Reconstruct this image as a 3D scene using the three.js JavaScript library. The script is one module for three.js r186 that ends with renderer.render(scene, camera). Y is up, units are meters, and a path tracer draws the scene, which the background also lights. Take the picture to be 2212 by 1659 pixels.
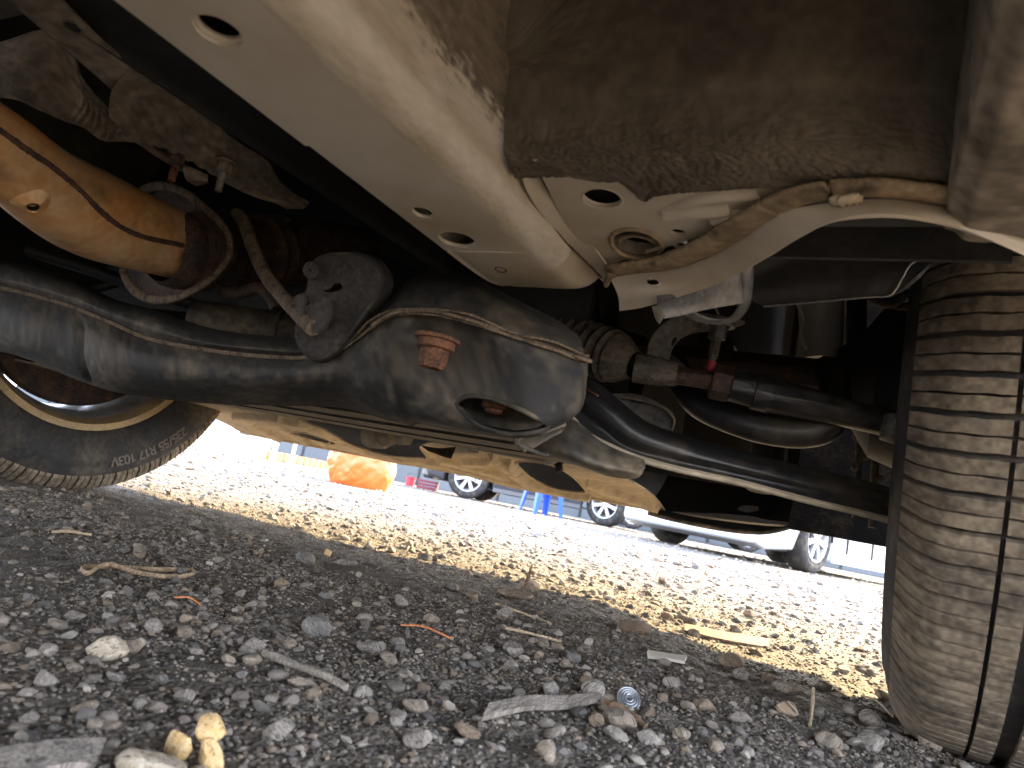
import * as THREE from 'three';
import { mergeGeometries, mergeVertices, toCreasedNormals } from 'three/addons/utils/BufferGeometryUtils.js';
import { RoundedBoxGeometry } from 'three/addons/geometries/RoundedBoxGeometry.js';
import { FontLoader } from 'three/addons/loaders/FontLoader.js';
import { TextGeometry } from 'three/addons/geometries/TextGeometry.js';

// ---------------------------------------------------------------- camera, sky, sun, exposure
// Axes: x to the left side of the silver car, y up, z to its front; the origin lies under its right front wheel. Metres.
const scene = new THREE.Scene();
const rad = Math.PI / 180;
const V = (x, y, z) => new THREE.Vector3(x, y, z);
const CAM = { p: V(.157, .137, -.8407), yaw: 27.42 * rad, pitch: 8.99 * rad, roll: 11.21 * rad, f: 1540.8 };
const camera = new THREE.PerspectiveCamera(2 * Math.atan(829.5 / CAM.f) / rad, 4 / 3, .02, 900);
const cF = V(Math.sin(CAM.yaw) * Math.cos(CAM.pitch), Math.sin(CAM.pitch), Math.cos(CAM.yaw) * Math.cos(CAM.pitch));
const cR0 = cF.clone().cross(V(0, 1, 0)).normalize(), cU0 = cR0.clone().cross(cF);
const cR = cR0.clone().multiplyScalar(Math.cos(CAM.roll)).addScaledVector(cU0, Math.sin(CAM.roll));
const cU = cU0.clone().multiplyScalar(Math.cos(CAM.roll)).addScaledVector(cR0, -Math.sin(CAM.roll));
camera.position.copy(CAM.p);
camera.quaternion.setFromRotationMatrix(new THREE.Matrix4().makeBasis(cR, cU, cF.clone().negate()));
camera.focus = .8; camera.userData.fStop = 15;
scene.add(camera);

const SUN_AZ = 20 * rad, SUN_EL = 25.4 * rad;
const sunDir = V(-Math.sin(SUN_AZ) * Math.cos(SUN_EL), Math.sin(SUN_EL), Math.cos(SUN_AZ) * Math.cos(SUN_EL));
const sun = new THREE.DirectionalLight(new THREE.Color(1, .75, .40), 2.8);
sun.position.copy(sunDir).multiplyScalar(60); sun.target.position.set(1, 0, 3);
sun.shadow.radius = 1.4; sun.castShadow = true; sun.shadow.mapSize.set(4096, 4096);
Object.assign(sun.shadow.camera, { left: -22, right: 22, top: 22, bottom: -22, near: 1, far: 140 });
scene.add(sun, sun.target);
{ // clear sky of a low sun: blue overhead, paler at the horizon, warm round the sun
  const w = 256, h = 128, d = new Float32Array(w * h * 4);
  for (let j = 0; j < h; j++) for (let i = 0; i < w; i++) {
    const el = ((j + .5) / h - .5) * Math.PI, az = ((i + .5) / w - .5) * 2 * Math.PI;
    const v = V(Math.cos(el) * Math.cos(az), Math.sin(el), Math.cos(el) * Math.sin(az));
    const m = Math.pow(Math.max(0, v.y), .75), c = Math.max(0, v.dot(sunDir));
    const g = Math.pow(c, 8) * .9 + Math.pow(c, 60) * 2.2;
    const o = (j * w + i) * 4, K = .85;
    d[o] = K * ((1 - m) * 1.18 + m * .22 + g * 1.0); d[o + 1] = K * ((1 - m) * 1.2 + m * .36 + g * .8); d[o + 2] = K * ((1 - m) * 1.25 + m * .7 + g * .52); d[o + 3] = 1;
  }
  const t = new THREE.DataTexture(d, w, h, THREE.RGBAFormat, THREE.FloatType);
  t.mapping = THREE.EquirectangularReflectionMapping; t.magFilter = t.minFilter = THREE.LinearFilter; t.needsUpdate = true;
  scene.background = t; scene.environment = t;
}
const renderer = new THREE.WebGLRenderer({ antialias: true });
renderer.setSize(1024, 768);
renderer.toneMapping = THREE.LinearToneMapping; renderer.toneMappingExposure = 13.6;
renderer.shadowMap.enabled = true; renderer.shadowMap.type = THREE.PCFSoftShadowMap;

// ---------------------------------------------------------------- helpers
let seed = 7;
const rnd = () => { seed |= 0; seed = seed + 0x6D2B79F5 | 0; let t = Math.imul(seed ^ seed >>> 15, 1 | seed); t = t + Math.imul(t ^ t >>> 7, 61 | t) ^ t; return ((t ^ t >>> 14) >>> 0) / 4294967296; };
const rr = (a, b) => a + (b - a) * rnd();
const clamp = (v, a = 0, b = 1) => Math.min(b, Math.max(a, v));
const sst = (a, b, v) => { const t = clamp((v - a) / (b - a)); return t * t * (3 - 2 * t); };
const lerp = (a, b, t) => a + (b - a) * t;
const hash = (x, y, s = 0) => { let h = Math.imul(x, 374761393) + Math.imul(y, 668265263) + Math.imul(s, 2147483647 ^ 0x51ed27); h = Math.imul(h ^ h >>> 13, 1274126177); return ((h ^ h >>> 16) >>> 0) / 4294967296; };
function vnoise(x, y, per = 0, s = 0) { // value noise, tiling with whole period per
  const xi = Math.floor(x), yi = Math.floor(y), fx = x - xi, fy = y - yi;
  const w = v => per ? ((v % per) + per) % per : v, a = fx * fx * (3 - 2 * fx), b = fy * fy * (3 - 2 * fy);
  return lerp(lerp(hash(w(xi), w(yi), s), hash(w(xi + 1), w(yi), s), a), lerp(hash(w(xi), w(yi + 1), s), hash(w(xi + 1), w(yi + 1), s), a), b);
}
function fbm(x, y, per, oct = 4, s = 0) { let v = 0, a = .5, n = 0; for (let o = 0; o < oct; o++) { v += a * vnoise(x, y, per, s + o); n += a; a *= .5; x *= 2; y *= 2; per *= 2; } return v / n; }
function worley(x, y, per, s = 0) {
  const xi = Math.floor(x), yi = Math.floor(y); let d1 = 9, d2 = 9; const w = v => ((v % per) + per) % per;
  for (let j = -1; j < 2; j++) for (let i = -1; i < 2; i++) {
    const cx = xi + i, cy = yi + j, dx = cx + hash(w(cx), w(cy), s) - x, dy = cy + hash(w(cx), w(cy), s + 9) - y, d = Math.hypot(dx, dy);
    if (d < d1) { d2 = d1; d1 = d; } else if (d < d2) d2 = d;
  } return [d1, d2];
}
// rays of the photograph (2212 x 1659) met with planes of the car: how the real positions were surveyed
const ray = (px, py) => cF.clone().addScaledVector(cR, (px - 1106) / CAM.f).addScaledVector(cU, -(py - 829.5) / CAM.f);
const D = (px, py, t) => CAM.p.clone().addScaledVector(ray(px, py), t);
const onAxis = k => (px, py, v) => { const r = ray(px, py); return CAM.p.clone().addScaledVector(r, (v - CAM.p[k]) / r[k]); };
const AX = onAxis('x'), AY = onAxis('y'), AZ = onAxis('z');
const onPlane = (px, py, o, n) => { const r = ray(px, py); return CAM.p.clone().addScaledVector(r, o.clone().sub(CAM.p).dot(n) / r.dot(n)); };
const toPx = v => { const d = v.clone().sub(CAM.p), t = d.dot(cF); return [1106 + CAM.f * d.dot(cR) / t, 829.5 - CAM.f * d.dot(cU) / t]; };
const inPoly = (x, y, P) => { let c = false; for (let i = 0, j = P.length - 1; i < P.length; j = i++) if ((P[i][1] > y) !== (P[j][1] > y) && x < (P[j][0] - P[i][0]) * (y - P[i][1]) / (P[j][1] - P[i][1]) + P[i][0]) c = !c; return c; };
const cr = (a, b, c, d, t) => .5 * (2 * b + (c - a) * t + (2 * a - 5 * b + 4 * c - d) * t * t + (3 * b - a - 3 * c + d) * t * t * t);
function crV(P, s) { const n = P.length - 1, f = clamp(s) * n, i = Math.min(n - 1, Math.floor(f)), t = f - i, g = k => P[clamp(k, 0, n)];
  const a = i > 0 ? g(i - 1) : g(0).clone().multiplyScalar(2).sub(g(1)), d = i < n - 1 ? g(i + 2) : g(n).clone().multiplyScalar(2).sub(g(n - 1)), b = g(i), c = g(i + 1);
  return V(cr(a.x, b.x, c.x, d.x, t), cr(a.y, b.y, c.y, d.y, t), cr(a.z, b.z, c.z, d.z, t)); }
function finish(pos, uv, idx) { const g = new THREE.BufferGeometry(); g.setAttribute('position', new THREE.Float32BufferAttribute(pos, 3)); g.setAttribute('uv', new THREE.Float32BufferAttribute(uv, 2)); g.setIndex(idx); g.computeVertexNormals(); return g; }
const merge = list => mergeGeometries(list.map(g => { const h = g.index ? g.toNonIndexed() : g.clone(); for (const k of Object.keys(h.attributes)) if (!['position', 'normal', 'uv'].includes(k)) h.deleteAttribute(k); if (!h.attributes.uv) h.setAttribute('uv', new THREE.Float32BufferAttribute(new Float32Array(h.attributes.position.count * 2), 2)); return h; }));
// pressed sheet through a net of surveyed points, with thickness and optional openings
function patch(rows, { nu = 40, nv = 24, th = .002, holes = [], lip = 0, linear = false, bump = null } = {}) {
  const lin = (P, s) => { const n = P.length - 1, f = clamp(s) * n, i = Math.min(n - 1, Math.floor(f)); return P[i].clone().lerp(P[i + 1], f - i); };
  const ev = linear ? lin : crV;
  const G = []; for (let j = 0; j <= nv; j++) { G.push([]); for (let i = 0; i <= nu; i++) G[j].push(ev(rows.map(r => crV(r, i / nu)), j / nv)); }
  const nrm = (j, i) => { const a = G[j][Math.min(nu, i + 1)].clone().sub(G[j][Math.max(0, i - 1)]), b = G[Math.min(nv, j + 1)][i].clone().sub(G[Math.max(0, j - 1)][i]); return a.cross(b).normalize(); };
  let s = 0; for (let j = 0; j <= nv; j += Math.ceil(nv / 6)) for (let i = 0; i <= nu; i += Math.ceil(nu / 6)) s += Math.sign(nrm(j, i).dot(CAM.p.clone().sub(G[j][i])));
  const sg = s < 0 ? -1 : 1;
  const pos = [], uv = [], idx = [];
  const N = G.map((r, j) => r.map((p, i) => nrm(j, i).multiplyScalar(sg)));
  if (bump) for (let j = 0; j <= nv; j++) for (let i = 0; i <= nu; i++) G[j][i].addScaledVector(N[j][i], bump(i / nu, j / nv, G[j][i]));
  let U = [0], W = [0]; const mj = nv >> 1, mi = nu >> 1;
  for (let i = 1; i <= nu; i++) U.push(U[i - 1] + G[mj][i].distanceTo(G[mj][i - 1])); for (let j = 1; j <= nv; j++) W.push(W[j - 1] + G[j][mi].distanceTo(G[j - 1][mi]));
  for (let k = 0; k < 2; k++) for (let j = 0; j <= nv; j++) for (let i = 0; i <= nu; i++) { const p = k ? G[j][i].clone().addScaledVector(N[j][i], -th) : G[j][i]; pos.push(p.x, p.y, p.z); uv.push(U[i], W[j]); }
  const id = (k, j, i) => k * (nu + 1) * (nv + 1) + j * (nu + 1) + i;
  for (let j = 0; j < nv; j++) for (let i = 0; i < nu; i++) {
    if (holes.length) { const c = toPx(G[j][i].clone().add(G[j + 1][i + 1]).multiplyScalar(.5)); if (holes.some(h => inPoly(c[0], c[1], h))) continue; }
    for (let k = 0; k < 2; k++) { const a = id(k, j, i), b = id(k, j, i + 1), c = id(k, j + 1, i + 1), d = id(k, j + 1, i); if ((k === 0) === (sg > 0)) idx.push(a, b, c, a, c, d); else idx.push(a, c, b, a, d, c); }
  }
  const out = [finish(pos, uv, idx)];
  const sp = [], su = [], si = []; // edges of the sheet
  const strip = (list) => { for (let m = 0; m < list.length - 1; m++) { const o = sp.length / 3; for (const [j, i] of [list[m], list[m + 1]]) for (let k = 0; k < 2; k++) { const p = k ? G[j][i].clone().addScaledVector(N[j][i], -th) : G[j][i]; sp.push(p.x, p.y, p.z); su.push(U[i], W[j]); } si.push(o, o + 1, o + 2, o + 1, o + 3, o + 2); } };
  strip(G[0].map((_, i) => [0, i])); strip(G[0].map((_, i) => [nv, i])); strip(G.map((_, j) => [j, 0])); strip(G.map((_, j) => [j, nu]));
  out.push(finish(sp, su, si));
  if (lip) for (const h of holes) {
    const flat = G.flat(), pxs = flat.map(toPx);
    const P = h.map(q => { let b = 0, bd = 1e9; pxs.forEach((c, n) => { const d = (c[0] - q[0]) ** 2 + (c[1] - q[1]) ** 2; if (d < bd) { bd = d; b = n; } }); return D(q[0], q[1], flat[b].clone().sub(CAM.p).dot(cF)); });
    out.push(tube(P, lip, { closed: true, seg: h.length * 5, rad: 6 }));
  }
  return merge(out);
}
function tube(P, r, { seg = 48, rad: nr = 16, closed = false, sq = 1, rough = 0, up = null } = {}) {
  const c = new THREE.CatmullRomCurve3(P, closed, 'centripetal'), pts = c.getSpacedPoints(seg), R = typeof r === 'function' ? r : () => r;
  const n = pts.length, pos = [], uv = [], idx = []; let nrm = up ? up.clone() : null, len = 0;
  for (let i = 0; i < n; i++) {
    const t = c.getTangentAt(clamp(i / (n - 1)));
    if (!nrm) { nrm = Math.abs(t.y) < .9 ? V(0, 1, 0) : V(1, 0, 0); } nrm.addScaledVector(t, -nrm.dot(t)).normalize();
    const b = t.clone().cross(nrm); if (i) len += pts[i].distanceTo(pts[i - 1]);
    for (let k = 0; k <= nr; k++) { const a = k / nr * Math.PI * 2, q = R(i / (n - 1), a) * (1 + (rough ? rough * (vnoise(len * 900 + 5, Math.cos(a) * 3 + 9, 0, 3) - .5) : 0)); const p = pts[i].clone().addScaledVector(nrm, Math.cos(a) * q * sq).addScaledVector(b, Math.sin(a) * q); pos.push(p.x, p.y, p.z); uv.push(len, k / nr * q * 6.28); }
  }
  for (let i = 0; i < n - 1; i++) for (let k = 0; k < nr; k++) { const a = i * (nr + 1) + k, b = a + nr + 1; idx.push(a, a + 1, b, a + 1, b + 1, b); }
  if (!closed) for (const [i, f] of [[0, 0], [n - 1, 1]]) { const o = pos.length / 3; pos.push(pts[i].x, pts[i].y, pts[i].z); uv.push(0, 0); for (let k = 0; k <= nr; k++) { const m = (i * (nr + 1) + k) * 3; pos.push(pos[m], pos[m + 1], pos[m + 2]); uv.push(Math.cos(k) * .01, Math.sin(k) * .01); } for (let k = 0; k < nr; k++) f ? idx.push(o, o + 1 + k, o + 2 + k) : idx.push(o, o + 2 + k, o + 1 + k); }
  return finish(pos, uv, idx);
}
// turned part from a to b: profile of [distance from a, radius]
function turn(a, b, prof, n = 28, crease = .6) {
  const dir = b.clone().sub(a).normalize(), g = new THREE.LatheGeometry(prof.map(p => new THREE.Vector2(Math.max(1e-5, p[1]), p[0])), n);
  const m = g.attributes.uv; let L = 0, ls = [0]; for (let i = 1; i < prof.length; i++) { L += Math.hypot(prof[i][0] - prof[i - 1][0], prof[i][1] - prof[i - 1][1]); ls.push(L); }
  const rm = Math.max(...prof.map(p => p[1])); for (let i = 0; i < m.count; i++) m.setXY(i, m.getX(i) * rm * 6.28, ls[i % prof.length]);
  g.applyQuaternion(new THREE.Quaternion().setFromUnitVectors(V(0, 1, 0), dir)); g.translate(a.x, a.y, a.z);
  return toCreasedNormals(g, crease);
}
// flat pressed piece: pixel outline surveyed on a plane, extruded with a small bevel
function plate(outline, holes, o, n, { th = .002, bevel = .0006, smooth = false, steps = 6 } = {}) {
  n = n.clone().normalize(); if (n.dot(CAM.p.clone().sub(o)) < 0) n.negate();
  const e1 = V(1, 0, 0).addScaledVector(n, -n.x); if (e1.length() < .2) e1.set(0, 0, 1).addScaledVector(n, -n.z); e1.normalize(); const e2 = n.clone().cross(e1);
  const to2 = P => { const Q = P.map(p => { const q = onPlane(p[0], p[1], o, n).sub(o); return new THREE.Vector2(q.dot(e1), q.dot(e2)); }); return smooth ? new THREE.SplineCurve([...Q, Q[0]]).getPoints(Q.length * steps).slice(0, -1) : Q; };
  const s = new THREE.Shape(to2(outline)); for (const h of holes) s.holes.push(new THREE.Path(to2(h)));
  const g = new THREE.ExtrudeGeometry(s, { depth: th, bevelEnabled: bevel > 0, bevelThickness: bevel, bevelSize: bevel, bevelOffset: -bevel, bevelSegments: 2, curveSegments: 12 });
  g.translate(0, 0, -th - bevel); g.applyMatrix4(new THREE.Matrix4().makeBasis(e1, e2, n)); g.translate(o.x, o.y, o.z); return g;
}
const ell = (cx, cy, a, b, deg = 0, n = 24) => Array.from({ length: n }, (_, i) => { const t = i / n * Math.PI * 2, c = Math.cos(deg * rad), s = Math.sin(deg * rad), x = a * Math.cos(t), y = b * Math.sin(t); return [cx + x * c - y * s, cy + x * s + y * c]; });
const box = (x0, x1, y0, y1, z0, z1, r = 0) => { const g = r ? new RoundedBoxGeometry(x1 - x0, y1 - y0, z1 - z0, 2, r) : new THREE.BoxGeometry(x1 - x0, y1 - y0, z1 - z0); g.translate((x0 + x1) / 2, (y0 + y1) / 2, (z0 + z1) / 2); return g; };
const used = new Map();
const numbered = n => { const k = used.get(n) || 0; used.set(n, k + 1); return k ? `${n}_${String(k).padStart(3, '0')}` : n; };
function part(name, geo, mat, parent, label) { const m = new THREE.Mesh(Array.isArray(geo) ? merge(geo) : geo, mat); m.name = name; m.castShadow = m.receiveShadow = true; if (label) m.userData.label = label; parent.add(m); return m; }
function thing(name, label, category, group, pos) { const g = new THREE.Group(); g.name = numbered(name); g.userData = { label, category }; if (group) g.userData.group = group; if (pos) g.position.copy(pos); scene.add(g); return g; }
function solo(name, geo, mat, label, category, group) { const m = part(numbered(name), geo, mat, scene); m.userData = { label, category }; if (group) m.userData.group = group; return m; }

// ---------------------------------------------------------------- materials
function tex(n, fn, srgb = true, size = 1) { // fn(u, v) -> [r, g, b] 0..1 (sRGB when colour) ; size = metres covered
  const d = new Uint8Array(n * n * 4); for (let j = 0; j < n; j++) for (let i = 0; i < n; i++) { const c = fn(i / n, j / n), o = (j * n + i) * 4; d[o] = clamp(c[0]) * 255; d[o + 1] = clamp(c[1]) * 255; d[o + 2] = clamp(c[2]) * 255; d[o + 3] = 255; }
  const t = new THREE.DataTexture(d, n, n); t.wrapS = t.wrapT = THREE.RepeatWrapping; t.magFilter = THREE.LinearFilter; t.minFilter = THREE.LinearMipmapLinearFilter; t.generateMipmaps = true; t.repeat.set(1 / size, 1 / size); if (srgb) t.colorSpace = THREE.SRGBColorSpace; t.needsUpdate = true; return t;
}
const enc = c => c <= .0031308 ? c * 12.92 : 1.055 * Math.pow(c, 1 / 2.4) - .055;
const mix3 = (a, b, t) => [lerp(a[0], b[0], t), lerp(a[1], b[1], t), lerp(a[2], b[2], t)];
const grey = v => [v, v, v];
// two-tone dirt map: base colour, dust colour (both linear), amount and contrast, dark specks
function dirty(base, dust, amt, { n = 512, size = .35, f = 5, s = 0, speck = .15, dark = .3, stretch = 1 } = {}) {
  return tex(n, (u, v) => {
    const a = fbm(u * f, v * f * stretch, f, 5, s), b = fbm(u * f * 9, v * f * 9, f * 9, 2, s + 20), e = fbm(u * f * 2, v * f * 2, f * 2, 3, s + 40);
    let t = clamp(amt + (a - .5) * 1.7 + (b - .5) * .55), c = mix3(base, dust, t); const k = 1 + (b - .5) * speck * 2 - (e > .62 ? (e - .62) * dark * 4 : 0);
    return c.map(x => enc(clamp(x * k)));
  }, true, size);
}
const T = {
  grain: tex(256, (u, v) => grey(.5 * fbm(u * 40, v * 40, 40, 3) + .5 * fbm(u * 12, v * 12, 12, 3, 5)), false, .12),
  leather: tex(512, (u, v) => { const w = worley(u * 26 + fbm(u * 9, v * 9, 9, 2, 4) * 1.6, v * 26 + fbm(u * 9, v * 9, 9, 2, 7) * 1.6, 26); const q = worley(u * 60, v * 60, 60, 3); return grey(.62 * Math.pow(clamp(1 - w[0] * 1.05), .7) + .2 * clamp(1 - q[0]) + .18 * fbm(u * 30, v * 30, 30, 2)); }, false, .12),
  sand: tex(512, (u, v) => grey(.4 * fbm(u * 24, v * 24, 24, 3) + .6 * Math.pow(clamp(1 - worley(u * 70, v * 70, 70)[0]), 2)), false, .25),
  dimple: tex(256, (u, v) => { const x = u * 10, y = v * 10; return grey(.5 + .5 * Math.sin(x * 6.283) * Math.sin(y * 6.283)); }, false, .07),
  braid: tex(256, (u, v) => grey(.5 + .5 * Math.sin((u + v) * 8 * 6.283) * Math.sin((u - v) * 8 * 6.283)), false, .035),
};
const std = (o) => new THREE.MeshStandardMaterial({ color: 0xffffff, roughness: .7, side: THREE.DoubleSide, ...o });
const M = {
  silver: std({ map: dirty([.53, .475, .385], [.35, .275, .175], .28, { size: .5, s: 1, speck: .06, dark: .15 }), roughness: .48, bumpMap: T.grain, bumpScale: .00015 }),
  silverClean: std({ map: dirty([.50, .48, .44], [.33, .28, .21], .2, { size: .6, s: 3, speck: .05, dark: .1 }), roughness: .42, metalness: .1 }),
  coat: std({ map: dirty([.07, .058, .042], [.128, .104, .073], .4, { size: .3, f: 6, s: 5, speck: .14, dark: .3 }), roughness: .92, bumpMap: T.grain, bumpScale: .0006 }),
  dustwall: std({ map: dirty([.105, .085, .06], [.24, .2, .15], .45, { size: .3, f: 5, s: 8, speck: .4 }), roughness: .9, bumpMap: T.grain, bumpScale: .0009 }),
  sealer: std({ map: dirty([.21, .155, .09], [.36, .265, .155], .5, { size: .2, s: 10, speck: .25, dark: .5 }), roughness: .75, bumpMap: T.grain, bumpScale: .0008 }),
  black: std({ map: dirty([.016, .016, .017], [.085, .068, .046], .12, { size: .4, s: 12, speck: .3, dark: .3 }), roughness: .42, bumpMap: T.grain, bumpScale: .0003 }),
  frame: std({ map: dirty([.02, .0185, .0165], [.125, .099, .066], .22, { size: .4, s: 14, speck: .35, dark: .3, f: 6 }), roughness: .78, bumpMap: T.grain, bumpScale: .0004 }),
  blackDust: std({ map: dirty([.03, .028, .025], [.17, .135, .088], .38, { size: .35, s: 15, speck: .3, f: 6 }), roughness: .62, bumpMap: T.grain, bumpScale: .0004 }),
  plastic: std({ map: dirty([.010, .010, .0105], [.036, .032, .026], .15, { size: .3, s: 17 }), roughness: .62, bumpMap: T.grain, bumpScale: .0003 }),
  tray: std({ map: dirty([.28, .23, .16], [.45, .37, .26], .65, { size: .5, s: 19, speck: .15, stretch: .4 }), roughness: .85, bumpMap: T.grain, bumpScale: .0003 }),
  rust: std({ map: dirty([.06, .028, .015], [.17, .068, .028], .45, { size: .06, s: 21, speck: .5, dark: .8 }), roughness: .85, bumpMap: T.grain, bumpScale: .0008 }),
  seam: std({ map: dirty([.045, .034, .024], [.19, .13, .075], .42, { size: .05, s: 22, speck: .5, dark: .5 }), roughness: .85, bumpMap: T.grain, bumpScale: .0008 }),
  rustDark: std({ map: dirty([.022, .017, .014], [.10, .048, .024], .32, { size: .09, s: 23, speck: .5, dark: .8 }), roughness: .75, bumpMap: T.grain, bumpScale: .0008 }),
  pipe: std({ map: dirty([.63, .31, .10], [.55, .40, .23], .4, { size: .22, s: 25, speck: .14, dark: .5 }), roughness: .45, metalness: .2, bumpMap: T.grain, bumpScale: .0002 }),
  weld: std({ map: dirty([.05, .026, .02], [.12, .06, .04], .35, { size: .03, s: 27, speck: .6 }), roughness: .7, bumpMap: T.grain, bumpScale: .001 }),
  shield: std({ map: dirty([.115, .095, .068], [.27, .22, .155], .42, { size: .25, s: 29, speck: .35, dark: .15 }), roughness: .62, metalness: .25, bumpMap: T.grain, bumpScale: .0006 }),
  shieldDimple: std({ map: dirty([.13, .105, .075], [.27, .22, .155], .45, { size: .25, s: 31, speck: .35 }), roughness: .6, metalness: .25, bumpMap: T.dimple, bumpScale: .0012 }),
  braid: std({ map: dirty([.03, .02, .014], [.15, .085, .045], .35, { size: .05, s: 33, speck: .6 }), roughness: .55, metalness: .4, bumpMap: T.braid, bumpScale: .002 }),
  rubber: std({ map: dirty([.016, .014, .0125], [.052, .043, .033], .3, { size: .12, s: 35, speck: .35 }), roughness: .82, bumpMap: T.grain, bumpScale: .0006 }),
  boot: std({ map: dirty([.045, .039, .032], [.15, .122, .088], .45, { size: .15, s: 37, speck: .3 }), roughness: .75, bumpMap: T.grain, bumpScale: .0005 }),
  tread: std({ map: dirty([.085, .068, .048], [.18, .142, .098], .5, { size: .3, s: 39, speck: .4, f: 8, dark: .35 }), roughness: .95, bumpMap: T.grain, bumpScale: .0008 }),
  tyre: std({ map: dirty([.018, .017, .017], [.07, .058, .043], .22, { size: .3, s: 41, speck: .25 }), roughness: .78, bumpMap: T.grain, bumpScale: .0004 }),
  alloy: std({ map: dirty([.34, .35, .37], [.24, .215, .18], .3, { size: .2, s: 43, speck: .2 }), roughness: .4, metalness: .55 }),
  alloyDirty: std({ map: dirty([.40, .29, .15], [.30, .22, .12], .5, { size: .2, s: 45, speck: .3 }), roughness: .55, metalness: .4 }),
  cast: std({ map: dirty([.10, .10, .10], [.16, .14, .11], .35, { size: .2, s: 47, speck: .4 }), roughness: .6, metalness: .5, bumpMap: T.grain, bumpScale: .0008 }),
  olive: std({ map: dirty([.038, .036, .024], [.07, .062, .04], .4, { size: .4, s: 49 }), roughness: .8 }),
  steel: std({ map: dirty([.30, .30, .29], [.2, .17, .13], .35, { size: .1, s: 51, speck: .4 }), roughness: .45, metalness: .6 }),
  redpaint: std({ color: new THREE.Color().setRGB(.28, .02, .03), roughness: .5 }),
};
// ---------------------------------------------------------------- the silver car overhead
const car = thing('silver_car', 'silver car looming overhead, seen from below behind its right front wheel', 'car');
const TRACK = 1.58, AXLE = .333;
{ // body shell: skin over the top, two sides with wheel openings, so that sun and sky come in only from below and the sides
  const prof = [[.56, .172], [.78, .30], [.93, .42], [.97, .6], [.93, .78], [.8, .9], [.3, 1.0], [-.25, 1.08], [-.85, 1.6], [-1.5, 1.68], [-2.6, 1.62], [-3.35, 1.2], [-3.5, .9], [-3.52, .55], [-3.4, .36]];
  const mk = (P, x0, x1, th) => { const rows = [P.map(p => V(x0, p[1], p[0])), P.map(p => V(x1, p[1], p[0]))]; return patch(rows, { nu: 90, nv: 6, th }); };
  part('roof_and_bonnet', mk(prof.slice(2), -.135, 1.715, -.01), M.silverClean, car);
  const s = new THREE.Shape(prof.slice(2).map(p => new THREE.Vector2(p[0], p[1])).concat([new THREE.Vector2(-3.1, .34), ...Array.from({ length: 21 }, (_, i) => new THREE.Vector2(-2.70 + .39 * Math.cos(Math.PI - i / 20 * Math.PI), .345 + .39 * Math.sin(i / 20 * Math.PI))), new THREE.Vector2(-2.3, .30), new THREE.Vector2(-.41, .30), ...Array.from({ length: 21 }, (_, i) => new THREE.Vector2(.40 * Math.cos(Math.PI - i / 20 * Math.PI), .36 + .40 * Math.sin(i / 20 * Math.PI))), new THREE.Vector2(.42, .32), new THREE.Vector2(.62, .34)]));
  for (const x of [-.135, 1.705]) { const g = new THREE.ExtrudeGeometry(s, { depth: .01, bevelEnabled: false, curveSegments: 4 }); g.rotateY(-Math.PI / 2); g.translate(x + .01, 0, 0); g.scale(1, 1, 1); part('body_side', g, M.silverClean, car); }
  // bumper underside rising from the tray lip to the nose
  part('bumper', patch([[V(-.09, .33, .42), V(.05, .245, .50), V(.25, .19, .54), V(.5, .172, .56), V(.8, .170, .565), V(1.1, .172, .56), V(1.4, .18, .55), V(1.6, .21, .52), V(1.69, .33, .42)], [V(-.11, .38, .47), V(.03, .34, .66), V(.25, .31, .76), V(.5, .30, .80), V(.8, .30, .81), V(1.1, .30, .80), V(1.35, .31, .76), V(1.55, .34, .66), V(1.69, .38, .47)], [V(-.13, .42, .5), V(0, .42, .8), V(.25, .42, .9), V(.5, .42, .93), V(.8, .42, .93), V(1.1, .42, .93), V(1.35, .42, .9), V(1.58, .42, .8), V(1.71, .42, .5)]], { nu: 60, nv: 14, th: .004 }), M.silverClean, car);
  // floor over the cabin, closed to the rear
  part('rear_floor', [box(.1235, 1.60, .41, .425, -3.3, -1.62), box(.44, 1.5, .385, .40, -1.62, -.62)], M.coat, car);
  part('bulkhead', [box(-.12, 1.70, .46, .98, -.36, -.345), box(-.12, 1.7, .94, .955, -.36, .7)], M.plastic, car);
  part('left_rail', box(1.16, 1.23, .29, .40, -2.0, -.42, .008), M.silver, car);
  part('left_floor', box(1.235, 1.46, .40, .41, -1.62, -.5), M.coat, car);
  { const arc = [1.30, 1.5, 1.70].map(x => Array.from({ length: 24 }, (_, i) => { const t = lerp(-.25, 2.85, i / 23); return V(x, .345 + .43 * Math.sin(t), .43 * Math.cos(t)); })); part('left_arch_liner', patch(arc, { nu: 50, nv: 8, th: .003 }), M.plastic, car); part('left_inner_arch', patch([[V(1.30, .27, .42), V(1.30, .27, 0), V(1.30, .33, -.45)], [V(1.30, .9, .42), V(1.30, .9, 0), V(1.30, .9, -.45)]], { nu: 8, nv: 6, th: .003 }), M.plastic, car); part('left_panel', box(1.2, 1.7, .36, .46, -.62, -.40), M.plastic, car); }
  part('left_sill', box(1.45, 1.70, .29, .42, -2.3, -.5, .01), M.coat, car);
}
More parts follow.
